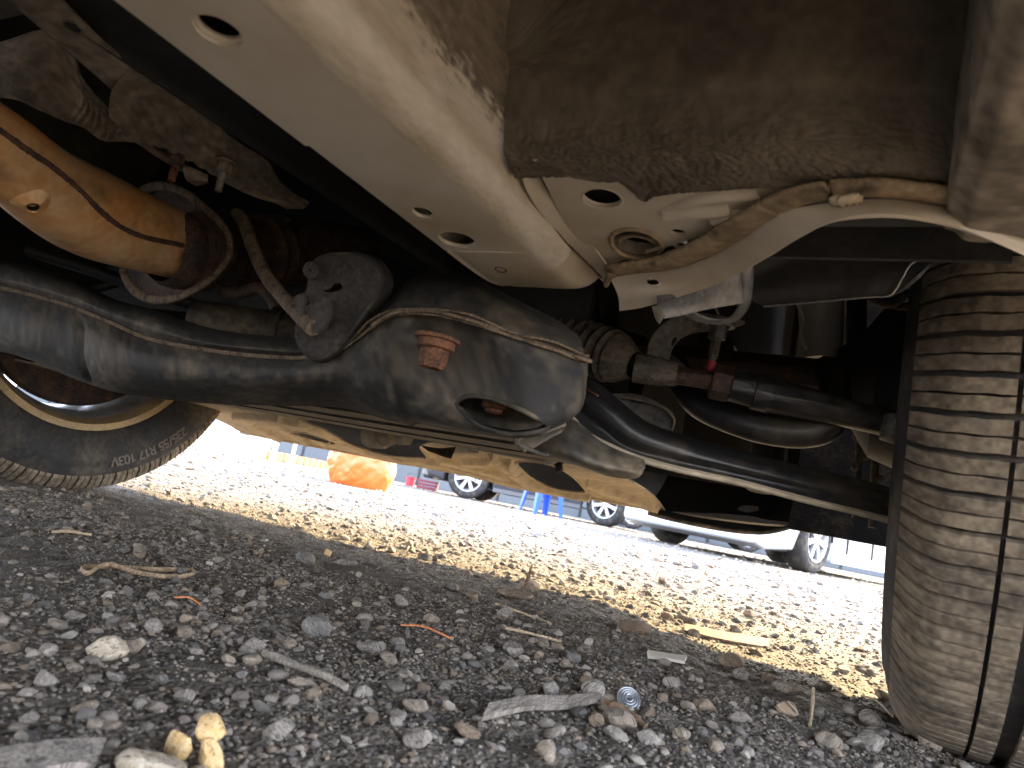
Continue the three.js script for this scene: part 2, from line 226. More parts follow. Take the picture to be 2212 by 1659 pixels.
{ // wheels: tyre, tread blocks, rim
  const shoulder = x => { const a = Math.abs(x); return a < .078 ? .345 - a * a * .25 : .3435 - Math.pow((a - .078) / .04, 2.2) * .034; };
  const ribs = [[-.1135, -.0565, 1], [-.0535, -.0385, 1], [-.0262, -.0015, 0], [.0015, .0262, 0], [.0385, .0565, 1], [.0565, .1135, 1]];
  const sideProf = [[-.098, .221], [-.108, .226], [-.1135, .236], [-.119, .252], [-.1225, .272], [-.1225, .288], [-.1205, .291], [-.1185, .300], [-.1155, .309], [-.110, .317], [-.103, .324], [-.09, .332], [-.05, .3375], [0, .338]];
  const full = [...sideProf, ...sideProf.slice(0, -1).reverse().map(p => [-p[0], p[1]])];
  const carcass = turn(V(-.13, 0, 0), V(.13, 0, 0), full.map(p => [p[0] + .13, p[1]]), 120, 1.2);
  const blocks = []; const NP = 84, P2 = Math.PI * 2;
  { const pos = [], uv = [], idx = [];
    for (const [x0, x1, fine] of ribs) for (let k = 0; k < NP * 2; k++) {
      const pitch = P2 / (NP * 2), g0 = (k % 2 ? .0022 : .0008) / .345, g1 = (k % 2 ? .0008 : .0022) / .345, nx = Math.abs(x0) > .1 || Math.abs(x1) > .1 ? 8 : 2, na = 3, o = pos.length / 3;
      const wob = (x) => .09 * Math.max(0, Math.abs(x) - .045) + .0011 * Math.sin(x * 260 + k * 1.3), dr = (hash(k, Math.round(x0 * 1e4), 5) - .5) * .0006;
      for (let lay = 0; lay < 2; lay++) for (let a = 0; a <= na; a++) for (let i = 0; i <= nx; i++) {
        const x = lerp(x0, x1, i / nx), edge = (a === 0 || a === na || (i === 0 && Math.abs(x0) < .1) || (i === nx && Math.abs(x1) < .1)) ? .0005 : 0, r = shoulder(x) + dr - (lay ? .0075 : edge), th = k * pitch + lerp(g0, pitch - g1, [0, .12, .88, 1][a]) + wob(x);
        pos.push(x, r * Math.cos(th), r * Math.sin(th)); uv.push(x + .2 + hash(k, 3) * .02, th * .345);
      }
      const L = (na + 1) * (nx + 1), q = (l, a, i) => o + l * L + a * (nx + 1) + i;
      for (let a = 0; a < na; a++) for (let i = 0; i < nx; i++) idx.push(q(0, a, i), q(0, a + 1, i), q(0, a + 1, i + 1), q(0, a, i), q(0, a + 1, i + 1), q(0, a, i + 1));
      for (let i = 0; i < nx; i++) for (const a of [0, na]) idx.push(q(0, a, i), q(0, a, i + 1), q(1, a, i + 1), q(0, a, i), q(1, a, i + 1), q(1, a, i));
      for (let a = 0; a < na; a++) for (const i of [0, nx]) idx.push(q(0, a, i), q(0, a + 1, i), q(1, a + 1, i), q(0, a, i), q(1, a + 1, i), q(1, a, i));
    }
    const g = finish(pos, uv, idx); blocks.push(toCreasedNormals(g, .7)); }
  const rim = [turn(V(-.12, 0, 0), V(.12, 0, 0), [[.012, .214], [.011, .226], [.016, .229], [.021, .227], [.024, .217], [.045, .214], [.055, .204], [.12, .198], [.19, .203], [.205, .215], [.215, .228], [.222, .229], [.226, .224], [.222, .212], [.2, .198], [.12, .192], [.056, .197], [.03, .207], [.012, .214]], 90, .5)];
  const barrel = turn(V(-.12, 0, 0), V(.12, 0, 0), [[.036, .2055], [.057, .1955], [.12, .1905], [.2, .1965], [.2, .1955], [.12, .1895], [.057, .1945], [.036, .2045]], 90, .5);
  const spokes = []; for (let k = 0; k < 10; k++) { const b = new THREE.BoxGeometry(.03, .15, .026, 1, 4, 1); for (let i = 0; i < b.attributes.position.count; i++) { const y = b.attributes.position.getY(i); b.attributes.position.setX(i, b.attributes.position.getX(i) + .02 * (y / .15)); } b.translate(.072, .135, (k % 2 ? .014 : -.014)); b.rotateX(Math.floor(k / 2) / 5 * P2 + (k % 2 ? .07 : -.07)); spokes.push(b); }
  spokes.push(turn(V(.05, 0, 0), V(.1, 0, 0), [[0, .001], [0, .075], [.03, .075], [.045, .05], [.045, .001]], 40));
  const brake = [turn(V(-.06, 0, 0), V(.05, 0, 0), [[0, .001], [0, .06], [.02, .06], [.015, .18], [.022, .186], [.026, .186], [.03, .16], [.06, .16], [.06, .08], [.1, .08], [.1, .001]], 60)];
  const cal = new RoundedBoxGeometry(.09, .14, .07, 2, .012); cal.translate(-.03, .03, .135); brake.push(cal);
  const mkWheel = (x, z, rotY) => {
    const w = new THREE.Group(); w.name = 'wheel'; w.position.set(x, AXLE, z); w.rotation.y = rotY; car.add(w);
    part('tyre', carcass, M.tyre, w); part('tread', blocks, M.tread, w); part('rim', rim, M.alloyDirty, w); part('rim_barrel', barrel, M.alloy, w); part('spokes', spokes, M.alloy, w); part('brake', brake, M.rustDark, w); return w;
  };
  const steer = -4.4 * rad;
  mkWheel(0, 0, Math.PI + steer); const wB = mkWheel(TRACK, 0, steer); mkWheel(0, -2.7, Math.PI); mkWheel(TRACK, -2.7, 0);
  // raised size marking on the inner sidewall of the left front tyre
  const font = await new FontLoader().loadAsync('fonts/droid/droid_sans_bold.typeface.json');
  const ang = (px, py) => { const p = AX(px, py, TRACK - .12).sub(V(TRACK, AXLE, 0)); return Math.atan2(p.y, p.z); };
  const a0 = ang(392, 924), a1 = ang(243, 985), word = '235/55 R17 103V', R = .288, size = .018, letters = [];
  const adv = [...word].map(c => { const G = font.data.glyphs[c]; return G.ha / font.data.resolution * size + .0035; }), tot = adv.reduce((a, b) => a + b, 0); let s = 0;
  [...word].forEach((c, i) => { if (c !== ' ') {
    const g = new TextGeometry(c, { font, size, depth: .0022, bevelEnabled: true, bevelThickness: .0003, bevelSize: .0003, bevelSegments: 1, curveSegments: 4 });
    const ph = lerp(a0, a1, (s + adv[i] / 2) / tot); g.translate(-adv[i] / 2, -size / 2, 0);
    const out = V(0, Math.sin(ph), Math.cos(ph)), tan = V(0, -Math.cos(ph), Math.sin(ph)), n = V(-1, 0, 0);
    g.applyMatrix4(new THREE.Matrix4().makeBasis(tan, out, n)); g.translate(-.1213, out.y * R, out.z * R); letters.push(g);
  } s += adv[i]; });
  part('lettering', letters, std({ color: new THREE.Color().setRGB(.12, .098, .078), roughness: .8 }), wB);
}
// ---- longitudinal rail with drain holes
const RY = .29, RX0 = .354, RX1 = .4235;
{
  const sect = (o, top) => { // outer wall, fillet, (flat bottom left open for the plate), inner lip; o = sheet offset
    const P = [[.3325 - o, top], [.337 - o, .375], [.3415 - o, .345], [.345 - o, .318]];
    for (let i = 0; i <= 8; i++) { const a = i / 8 * Math.PI / 2; P.push([.364 - (.017 + o) * Math.cos(a) - .001, RY + .017 - (.017 + o) * Math.sin(a)]); } return P; };
  const wall = (z0, z1, o, slant = 0) => { const P = sect(o, .405), n = 30, rows = P.map((p, k) => Array.from({ length: 5 }, (_, i) => V(p[0], p[1], lerp(z0, z1 - (k < 4 ? slant * (4 - k) / 4 : 0), i / 4)))); return patch(rows, { nu: n, nv: 60, th: .0015 }); };
  const rail = new THREE.Group(); rail.name = 'side_rail'; car.add(rail);
  // wall texture: grey paint below, brown underseal sprayed over the upper wall with a feathered edge
  const wt = (edge) => { const t = tex(512, (u, v) => { const e = edge + .10 * (fbm(u * 120, v * 10, 120, 3, 61) - .5) + .05 * (fbm(u * 9, v * 9, 9, 3, 66) - .5), b = fbm(u * 70, v * 70, 70, 2, 64), k = sst(e + .05, e - .06, v + (b - .5) * .12), a = fbm(u * 12, v * 12, 12, 4, 63);
      const c = mix3(mix3([.53, .475, .385], [.36, .29, .195], clamp(a * 1.3 - .25)), mix3([.125, .10, .07], [.215, .175, .125], clamp(a * 1.5 - .3 + (b - .5) * .8)), k); return c.map(x => enc(x * (.88 + .24 * b))); }); t.repeat.set(1 / .42, 1 / .13); return t; };
  const wm = std({ map: wt(.62), roughness: .7, bumpMap: T.grain, bumpScale: .0003 });
  part('outer_wall', wall(-1.62, -.598, .0014, .018), wm, rail); part('outer_wall', wall(-.66, -.43, 0), wm, rail);
  // bottom plates with their openings (rear sheet laps over the front one)
  const hole = (px, py, a, b, deg) => ell(px, py, a, b, deg).map(q => AY(q[0], q[1], RY)).map(p => new THREE.Vector2(p.x, p.z));
  const bottom = (z0, z1, y, holes) => { const s = new THREE.Shape([[.363, z0], [RX1, z0], [RX1, z1], [.363, z1]].map(p => new THREE.Vector2(...p))); for (const h of holes) s.holes.push(new THREE.Path(h)); const g = new THREE.ExtrudeGeometry(s, { depth: .0018, bevelEnabled: false }); g.rotateX(Math.PI / 2); g.translate(0, y + .0018, 0); return g; };
  part('bottom_plate', bottom(-1.62, -.598, RY - .0014, [hole(472, 60, 60, 27, 26)]), M.silver, rail);
  part('bottom_plate', bottom(-.66, -.46, RY, [hole(913, 460, 25, 10, 18), hole(987, 518, 42, 15, 12)]), M.silver, rail);
  part('hole_rim', [tube(hole(472, 60, 60, 27, 26).map(p => V(p.x, RY + .0016, p.y)), .0018, { closed: true, seg: 60, rad: 8 }), tube(hole(987, 518, 43, 16, 12).map(p => V(p.x, RY + .0014, p.y)), .0016, { closed: true, seg: 60, rad: 8 }), tube(hole(913, 460, 26, 11, 18).map(p => V(p.x, RY + .0014, p.y)), .0014, { closed: true, seg: 40, rad: 8 })], M.silver, rail);
  part('rail_cover', box(.33, .43, .404, .41, -1.62, -.34), M.plastic, rail);
  part('rail_baffle', box(.357, .422, .3035, .306, -1.6, -.47), M.plastic, rail);
  part('inner_wall', box(RX1 - .0015, RX1, RY + .001, .405, -1.62, -.40), M.silver, rail);
  // rounded nose of the rail, turning up over the subframe
  const nose = [[-.46, 0], [-.43, 0], [-.405, .001], [-.38, .005], [-.36, .014], [-.348, .03], [-.345, .055]];
  const ring = (z, dy) => [V(.3325, .405, z), V(.3415, .345 + dy * .5, z), V(.346, .312 + dy, z), V(.352, .297 + dy, z), V(.3625, RY + dy, z), V(.393, RY + dy - .0005, z), V(.417, RY + dy, z), V(RX1, .296 + dy, z), V(RX1, .36, z), V(RX1, .405, z)];
  part('nose', patch(nose.map(([z, dy]) => ring(z, dy)), { nu: 60, nv: 30, th: .0015 }), M.silver, rail);
  part('bolt_hole', ell(0, 0, 1, 1, 0, 3).length ? [tube(ell(1082, 582, 12, 5, 15).map(q => AY(q[0], q[1], RY - .0004)), .0006, { closed: true, seg: 30, rad: 6 })] : [], M.weld, rail);
}
// ---- floor, box section behind the wheel arch, sill
{
  const za = x => { const P = [[.345, -.385], [.30, -.425], [.25, -.452], [.21, -.478], [.17, -.495], [.135, -.49], [.10, -.462]]; if (x >= P[0][0]) return P[0][1]; for (let i = 1; i < P.length; i++) if (x >= P[i][0]) return lerp(P[i][1], P[i - 1][1], sst(0, 1, (x - P[i][0]) / (P[i - 1][0] - P[i][0]))); return P.at(-1)[1]; };
  const xs = [.352, .32, .29, .26, .225, .19, .155, .12, .095];
  // recessed floor and the underseal-covered step down, which laps over the bare plate with a ragged edge
  const ED = [[1120, 335], [1172, 358], [1270, 386], [1347, 393], [1376, 436], [1404, 420], [1475, 413], [1560, 407], [1641, 402], [1758, 396], [1900, 408], [2060, 420], [2160, 440]].map(q => AY(q[0], q[1], .307));
  const ze = x => { if (x >= ED[0].x) return ED[0].z; for (let i = 1; i < ED.length; i++) if (x >= ED[i].x) return lerp(ED[i].z, ED[i - 1].z, (x - ED[i].x) / (ED[i - 1].x - ED[i].x)); return ED.at(-1).z; };
  const fx = Array.from({ length: 40 }, (_, i) => lerp(.3425, .095, i / 39));
  const top = x => { const zb = -.562 + .022 * sst(.2, .1, x), fy = .405 + .125 * sst(.34, .27, x); return [zb, fy]; };
  part('floor_pan', patch(fx.map(x => { const [zb, fy] = top(x); return [V(x, fy, -1.62), V(x, fy, -1.1), V(x, fy, -.75), V(x, fy - .002, zb - .055), V(x, fy - .012, zb - .02)]; }), { nu: 60, nv: 60, th: .002, bump: (u, v, p) => .0012 * (fbm(p.x * 60, p.z * 60, 0, 2, 72) - .5) }), M.coat, car);
  part('step_panel', patch(fx.map(x => { const [zb, fy] = top(x), e = ze(x); return [V(x, fy - .012, zb - .02), V(x, fy - .045, zb - .008), V(x, .35, zb + .003), V(x, .328, zb + .012), V(x, .312, zb + .019), V(x, .3072, zb + .027), V(x, .3070, Math.max(e - .004, zb + .032)), V(x, .3068, Math.max(e, zb + .036)), V(x, .3095, Math.max(e + .001, zb + .037))]; }), { nu: 220, nv: 330, th: .0015, bump: (u, v, p) => { const w = worley(p.x * 300 + fbm(p.x * 90, u * 15, 64, 2, 3), u * 50, 4096, 5); return .0019 * Math.pow(clamp(1 - w[0]), .8) * sst(.28, .55, u) * (1 - sst(.93, 1, u)) + .0016 * (fbm(p.x * 70, u * 11, 0, 3, 71) - .5) - .0006; } }), M.coat, car);
  // bare plate with openings and pressed ribs
  const o = V(.25, .3085, -.45), n = V(0, 1, 0);
  const edge = [[1150, 344], [1172, 350], [1270, 377], [1347, 385], [1376, 422], [1404, 410], [1475, 404], [1560, 398], [1640, 392], [1715, 386]];
  const arch = xs.map(x => { const q = toPx(V(x, .3085, za(x) + .006)); return [q[0], q[1]]; });
  const P = [...edge, ...arch.filter(q => q[0] < 1722).reverse()];
  const plateG = plate(P, [ell(1301, 427, 43, 21, 8), ell(1375, 527, 54, 29, 12), ell(1465, 503, 19, 8, 8), ell(1469, 531, 16, 7, 8)], o, n, { th: .0016, bevel: .0004 });
  const ps = part('arch_plate', plateG, M.silver, car);
  part('inner_baffle', box(.1, .35, .3165, .319, -.52, -.44), M.plastic, ps);
  part('hole_rim', tube(ell(1301, 427, 44, 22, 8).map(q => AY(q[0], q[1], .3092)), .0011, { closed: true, seg: 60, rad: 8 }), M.silver, ps);
  part('bush_rim', [tube(ell(1375, 527, 56, 31, 12).map(q => AY(q[0], q[1], .3082)), .0016, { closed: true, seg: 60, rad: 8 }), tube(ell(1380, 532, 46, 25, 12).map(q => AY(q[0], q[1], .3135)), .0022, { closed: true, seg: 60, rad: 8 })], M.sealer, ps);
  part('rib', [tube([AY(1440, 458, .310), AY(1500, 452, .3095), AY(1580, 445, .310)], .006, { seg: 20, rad: 12, sq: .9 }), tube([AY(1445, 440, .312), AY(1530, 420, .310), AY(1640, 412, .311)], .0055, { seg: 20, rad: 12, sq: .9 }), tube([AY(1545, 470, .310), AY(1590, 462, .3085), AY(1610, 452, .311)], .0055, { seg: 12, rad: 12, sq: .9 })], M.silver, ps);
  part('collar', turn(AY(1378, 530, .3085), AY(1378, 530, .3085).add(V(0, .03, 0)), [[0, .0165], [.004, .0155], [.0075, .0145], [.0075, .0135], [.0, .0145], [0, .0165]], 30), M.blackDust, ps);
  // seam sealer bead along the edge of the arch: a cracked, rippled rope of sealant
  const bead = [[1322, 585], [1370, 577], [1440, 566], [1510, 540], [1580, 500], [1640, 465], [1700, 432], [1765, 414], [1830, 406], [1900, 405], [1970, 412], [2040, 422], [2110, 436], [2170, 455], [2240, 482]];
  const bp = bead.map(q => AY(q[0], q[1], .303));
  const cuts = [.545, .66]; const beadR = (s) => (.0084 + .0009 * Math.sin(s * 6)) * (1 + .03 * Math.sin(s * 700) + .12 * (vnoise(s * 60, 1, 0, 81) - .5)) * cuts.reduce((a, c) => a * (1 - .55 * Math.exp(-(((s - c) / .003) ** 2))), 1);
  part('seam_sealer', [tube(bp, beadR, { seg: 420, rad: 16, sq: .38 }), tube([AY(1322, 588, .301), AY(1312, 605, .298), AY(1309, 618, .2965)], s => .0035 - s * .0018, { seg: 30, rad: 10, rough: .5 })], M.sealer, car);
  const lumpM = std({ color: new THREE.Color().setRGB(.5, .41, .28), roughness: .65 });
  part('sealer_lump', tube([AY(1795, 434, .3), AY(1830, 430, .2992), AY(1862, 430, .3)], s => .0025 + .0022 * Math.sin(s * 3.1), { seg: 14, rad: 10, rough: .9, sq: .6 }), lumpM, car); part('sealer_lump', tube([AY(2140, 470, .2985), AY(2158, 480, .298), AY(2175, 492, .298)], s => .0026 - s * .0018, { seg: 14, rad: 8, rough: .9 }), lumpM, car);
  // painted lip under the bead, folding down over the wheel house
  const L = [[1318, 600, .2985, 1335, 640, .286, 1338, 672, .281], [1370, 592, .300, 1385, 630, .287, 1390, 664, .282], [1450, 582, .301, 1460, 618, .289, 1470, 640, .284], [1530, 556, .301, 1545, 590, .291, 1560, 610, .286], [1600, 516, .301, 1625, 545, .293, 1650, 560, .288], [1680, 462, .301, 1710, 495, .294, 1735, 510, .29], [1780, 440, .301, 1800, 460, .295, 1815, 472, .291], [1900, 430, .301, 1905, 448, .295, 1908, 462, .291], [2000, 440, .301, 2000, 456, .295, 2000, 472, .291], [2100, 462, .301, 2098, 480, .295, 2095, 500, .291], [2230, 505, .301, 2230, 530, .294, 2230, 560, .29]];
  part('arch_lip', patch([0, 3, 6].map(k => L.map(r => AY(r[k], r[k + 1], r[k + 2]))), { nu: 110, nv: 12, th: .0022, holes: [ell(1409, 609, 17, 8, 8)], lip: .0007 }), M.silver, car);
  // sill and pinch seam by the camera
  part('sill', patch([[V(.1415, .49, -1.62), V(.1415, .49, -.9), V(.1415, .49, -.55), V(.1415, .49, -.47)], [V(.1405, .32, -1.62), V(.1405, .32, -.9), V(.1405, .32, -.55), V(.1395, .325, -.47)], [V(.134, .292, -1.62), V(.134, .292, -.9), V(.134, .292, -.55), V(.132, .3, -.47)], [V(.11, .288, -1.62), V(.11, .288, -.9), V(.11, .288, -.55), V(.108, .297, -.465)], [V(.0, .288, -1.62), V(.0, .288, -.9), V(0, .288, -.55), V(0, .297, -.46)], [V(-.12, .30, -1.62), V(-.12, .30, -.9), V(-.12, .30, -.55), V(-.12, .30, -.45)]], { nu: 60, nv: 40, th: .002, bump: (u, v, p) => .0012 * (fbm(p.x * 90, p.z * 90 + p.y * 90, 0, 3, 75) - .5) }), M.dustwall, car);
  part('rail_joint', [tube([V(.336, .40, -.533), AX(1180, 190, .331), AX(1128, 285, .3375), AX(1122, 340, .342), AY(1132, 400, .31), AY(1165, 455, .3065), AY(1215, 515, .3055), AY(1262, 562, .304), AY(1300, 600, .3005)], s => .0007 + .0004 * (s < .3 ? 1 : .3), { seg: 90, rad: 6, rough: .6 })], M.weld, car);
  // outer flank of the rail where it runs into the box section
  part('rail_flank', patch([[V(.333, .40, -.545), AX(1128, 262, .336), AX(1124, 340, .3405), AX(1134, 402, .342), AX(1168, 460, .345), AX(1232, 535, .348), AX(1305, 612, .349)], [V(.329, .398, -.535), AX(1170, 270, .3315), AX(1160, 345, .3335), AY(1176, 400, .3125), AY(1210, 448, .3105), AY(1265, 512, .3095), AY(1318, 585, .304)]].map(r => r), { nu: 60, nv: 12, th: .0015 }), M.silver, car);
  part('closing_panel', box(.1, .35, .313, .5, -.404, -.40), M.plastic, car);
}
// ---- floor between rail and tunnel, tunnel with heat shield
{
  part('inner_floor', patch([[V(.42, .372, -1.62), V(.42, .372, -1), V(.42, .37, -.4), V(.42, .37, -.2)], [V(.5, .374, -1.62), V(.5, .374, -1), V(.5, .372, -.4), V(.5, .372, -.2)], [V(.585, .36, -1.62), V(.585, .36, -1), V(.57, .36, -.4), V(.56, .36, -.2)], [V(.6, .352, -1.62), V(.6, .352, -1), V(.582, .352, -.4), V(.57, .352, -.2)], [V(.612, .38, -1.62), V(.612, .38, -1), V(.6, .38, -.4), V(.59, .38, -.2)]], { nu: 40, nv: 30, th: .002 }), M.plastic, car);
  part('tunnel', patch([[V(.61, .37, -1.62), V(.61, .37, -.9), V(.6, .37, -.3)], [V(.64, .50, -1.62), V(.64, .50, -.9), V(.64, .5, -.3)], [V(.79, .54, -1.62), V(.79, .54, -.9), V(.79, .54, -.3)], [V(.97, .50, -1.62), V(.97, .48, -.9), V(.97, .5, -.3)], [V(1.02, .37, -1.62), V(1.02, .35, -.9), V(1.02, .37, -.3)], [V(1.16, .37, -1.62), V(1.16, .37, -.9), V(1.16, .37, -.3)]], { nu: 30, nv: 40, th: .003 }), M.olive, car);
  part('tunnel_end', box(.42, 1.2, .30, .6, -.2, -.19), M.plastic, car);
  part('tunnel_flange', patch([[AY(-60, -70, .352), AY(60, 38, .352), AY(135, 100, .352), AY(205, 163, .352), AY(262, 212, .352)], [AY(-50, -72, .350), AY(68, 34, .350), AY(142, 94, .350), AY(213, 155, .350), AY(270, 204, .350)], [AY(60, -70, .352), AY(150, 20, .352), AY(215, 85, .352), AY(280, 145, .352), AY(335, 215, .352)]], { nu: 60, nv: 20, th: .0016, holes: [ell(158, 58, 22, 9, 28)], lip: .0007 }), M.dustwall, car);
  const hs = new THREE.Group(); hs.name = 'heat_shield'; car.add(hs);
  part('front_sheet', patch([[AY(275, 150, .352), AY(345, 178, .353), AY(430, 238, .354), AY(520, 312, .354), AY(575, 345, .353), AY(605, 392, .35), AY(640, 422, .35), AY(668, 438, .35)], [AY(240, 200, .346), AY(320, 235, .346), AY(405, 282, .346), AY(490, 345, .346), AY(545, 380, .345), AY(580, 420, .345), AY(625, 440, .346), AY(655, 450, .347)], [AY(235, 255, .338), AY(305, 302, .338), AY(380, 332, .338), AY(450, 372, .338), AY(505, 405, .338), AY(550, 425, .339), AY(590, 438, .342), AY(620, 452, .345)]], { nu: 110, nv: 40, th: .0012, bump: (u, v) => u < .5 ? .0009 * Math.sin(u * 110) * Math.sin(v * 30) * sst(.55, .4, u) * sst(0, .12, u) : .0005 * vnoise(u * 30, v * 12, 0, 4) }), M.shield, hs);
  part('rear_sheet', patch([[AY(-60, 110, .36), AY(20, 85, .36), AY(100, 66, .361), AY(155, 112, .358), AY(170, 160, .352), AY(190, 190, .347), AY(240, 240, .343), AY(310, 285, .341)], [AY(-60, 150, .35), AY(40, 150, .35), AY(110, 160, .35), AY(160, 200, .347), AY(190, 230, .343), AY(220, 250, .341), AY(262, 278, .340), AY(320, 300, .340)], [AY(-60, 190, .344), AY(30, 202, .343), AY(90, 228, .342), AY(140, 248, .341), AY(180, 262, .34), AY(225, 290, .339), AY(275, 296, .3385), AY(330, 312, .339)], [AY(-60, 208, .342), AY(30, 214, .341), AY(90, 240, .340), AY(140, 262, .339), AY(180, 276, .338), AY(222, 304, .337), AY(275, 306, .337), AY(332, 318, .338)]], { nu: 90, nv: 40, th: .0012, bump: (u, v) => u > .45 ? .0014 * Math.sin(u * 120 + v * 9) * sst(.45, .6, u) * sst(1, .9, u) * sst(0, .2, v) * sst(1, .7, v) : .0004 * vnoise(u * 25, v * 10, 0, 6) }), M.shield, hs);
  part('strap', patch([[AY(278, 292, .342), AY(330, 322, .342), AY(385, 352, .343), AY(440, 378, .344)], [AY(290, 306, .341), AY(340, 340, .341), AY(395, 372, .341), AY(450, 398, .342)]], { nu: 30, nv: 6, th: .002 }), M.shield, hs);
  const lug = AY(412, 385, .340); part('weld_nut', patch([[AY(395, 360, .342), AY(420, 365, .341), AY(450, 378, .341)], [AY(400, 385, .335), AY(420, 392, .333), AY(448, 392, .336)], [AY(415, 398, .338), AY(425, 402, .338), AY(440, 400, .339)]], { nu: 16, nv: 12, th: .002 }), M.shield, hs);
  const stud = (px, py, y, len, m, nut) => { const a = AY(px, py, y), b = a.clone().add(V(0, -len, 0)); const pr = [[0, .0030]]; for (let i = 0; i < 10; i++) pr.push([len * (.25 + .06 * i), .0030], [len * (.28 + .06 * i), .0026]); pr.push([len - .001, .0028], [len, .001]); part('stud', turn(a, b, pr, 14, .9), m, hs); part('flange_nut', [turn(a.clone().add(V(0, .001, 0)), b, [[0, .001], [0, .0085], [.0015, .0085], [.002, .006]], 24), turn(a, b, [[.001, .0058], [.0072, .0058], [.008, .0045], [.008, .002]], 6, .3)], nut, hs); };
  stud(385, 338, .339, .021, M.rust, M.rustDark); stud(488, 352, .343, .024, M.steel, M.shield);
}
// ---- exhaust: pipe with weld seam, dished flange, flexible section, hanger
{
  const ex = new THREE.Group(); ex.name = 'exhaust'; car.add(ex);
  const C = [[-300, 120, .40], [-150, 232, .445], [0, 328, .49], [55, 372, .513], [115, 416, .54], [205, 464, .585], [330, 512, .64], [450, 550, .69]].map(q => D(...q));
  const er = s => .0275 + .0085 * Math.exp(-(((s - .62) / .2) ** 2)) + .0035 * sst(.6, 1, s);
  part('front_pipe', tube(C, er, { seg: 90, rad: 40 }), M.pipe, ex);
  part('rear_pipe', tube([V(.80, .345, -2.6), V(.77, .34, -1.4), C[0].clone().lerp(C[1], -.6), C[0].clone().lerp(C[1], .15)], .0277, { seg: 60, rad: 32 }), M.pipe, ex);
  const cc = new THREE.CatmullRomCurve3(C, false, 'centripetal');
  const CP = Array.from({ length: 121 }, (_, i) => cc.getPointAt(i / 120));
  // weld bead along the side of the pipe that looks at the ground
  const seam = [[-120, 195], [0, 284], [60, 326], [120, 368], [170, 412], [215, 456], [255, 488], [310, 512], [372, 525], [392, 530]].map(q => { const r = ray(q[0], q[1]); let best = null; for (let t = .36; t < .7; t += .002) { const p = CAM.p.clone().addScaledVector(r, t); let d = 9; for (let i = 0; i <= 120; i++) d = Math.min(d, p.distanceTo(CP[i]) - er(i / 120)); if (d < -.0004) { best = p; break; } } return best || CAM.p.clone().addScaledVector(r, .5); });
  part('weld_seam', tube(seam, s => .0040, { seg: 260, rad: 10, rough: .3, sq: .55 }), M.weld, ex);
  { const hp = (() => { const r = ray(72, 448); for (let t = .4; t < .6; t += .001) { const p = CAM.p.clone().addScaledVector(r, t); let d = 9, k = 0; for (let i = 0; i <= 160; i++) { const e = p.distanceTo(cc.getPoint(i / 160)); if (e < d) { d = e; k = i; } } if (d < er(clamp((72 + 300) / 750))) return [p, p.clone().sub(cc.getPoint(k / 160)).normalize()]; } return [D(72, 448, .5), V(0, -1, 0)]; })();
    part('drain_spigot', turn(hp[0].clone().addScaledVector(hp[1], -.012), hp[0].clone().addScaledVector(hp[1], .02), [[0, .001], [0, .0036], [.0105, .0036], [.0125, .005], [.011, .0075], [.006, .013]], 26), std({ map: M.pipe.map, roughness: .5, metalness: .2 }), ex); part('spigot_bore', turn(hp[0].clone().addScaledVector(hp[1], -.006), hp[0].clone().addScaledVector(hp[1], .02), [[0, .001], [0, .0037], [.0062, .0037], [.0062, .0033], [.0012, .0033], [.0012, .001]], 18), M.plastic, ex); }
  const fl = new THREE.Group(); 
  const fo = D(400, 530, .665), fn = D(330, 524, .64).sub(D(450, 556, .69)).normalize().add(V(0, -.05, 0)).normalize();
  const out = [[268, 588], [285, 622], [312, 642], [352, 648], [392, 640], [440, 614], [480, 578], [498, 546], [496, 514], [478, 484], [446, 452], [412, 424], [380, 408], [344, 402], [316, 408], [298, 424], [280, 470], [266, 540]];
  part('flange', plate(out, [], fo, fn, { th: .006, bevel: .001, smooth: true }), M.rustDark, ex); part('flange_rim', tube(out.map(q => onPlane(q[0], q[1], fo.clone().addScaledVector(fn, .006), fn)), .0027, { closed: true, seg: 160, rad: 10, rough: .15, sq: 1.6 }), M.seam, ex);
  part('joint_collar', turn(D(362, 535, .650), D(450, 556, .688), [[-.004, .0315], [0, .0345], [.012, .036], [.02, .0345], [.04, .034]], 40), M.rustDark, ex);
  const bolt = (p, dir, r, len, m) => [turn(p, p.clone().add(dir), [[0, r * 1.5], [.002, r * 1.5], [.003, r * .9]], 20), turn(p, p.clone().add(dir), [[.002, r], [len * .55, r], [len * .65, r * .8], [len * .65, .001]], 6, .3), turn(p, p.clone().add(dir), [[len * .5, r * .5], [len, r * .5], [len, .001]], 12)];
  for (const q of [[440, 530, .664], [462, 548, .668]]) part('flange_bolt', bolt(D(...q), fn, .0062, .018), M.rustDark, ex);
  // flexible section: collars and braid
  const fx = [[470, 556, .70], [540, 545, .735], [600, 540, .765], [680, 545, .81], [760, 556, .86], [860, 575, .93]].map(q => D(...q));
  part('flex_collar', tube(fx.slice(0, 3), s => .034 + .004 * Math.exp(-(((s - .75) / .05) ** 2)) + .003 * Math.exp(-(((s - .95) / .04) ** 2)), { seg: 50, rad: 36 }), M.rustDark, ex);
  part('flex_braid', tube(fx.slice(2), .0375, { seg: 60, rad: 40 }), M.braid, ex);
  // hanger rods and rubber hanger
  part('hanger_rod', tube([D(512, 462, .66), D(524, 474, .645), D(545, 530, .62), D(572, 590, .60), D(610, 640, .575), D(650, 683, .538), D(677, 709, .516)], .006, { seg: 60, rad: 14 }), M.seam, ex);
  part('hanger_rod', tube([D(480, 628, .67), D(520, 632, .66), D(560, 622, .645), D(585, 640, .635), D(598, 668, .63)], s => .0062 - .0006 * s, { seg: 40, rad: 14 }), M.rustDark, ex);
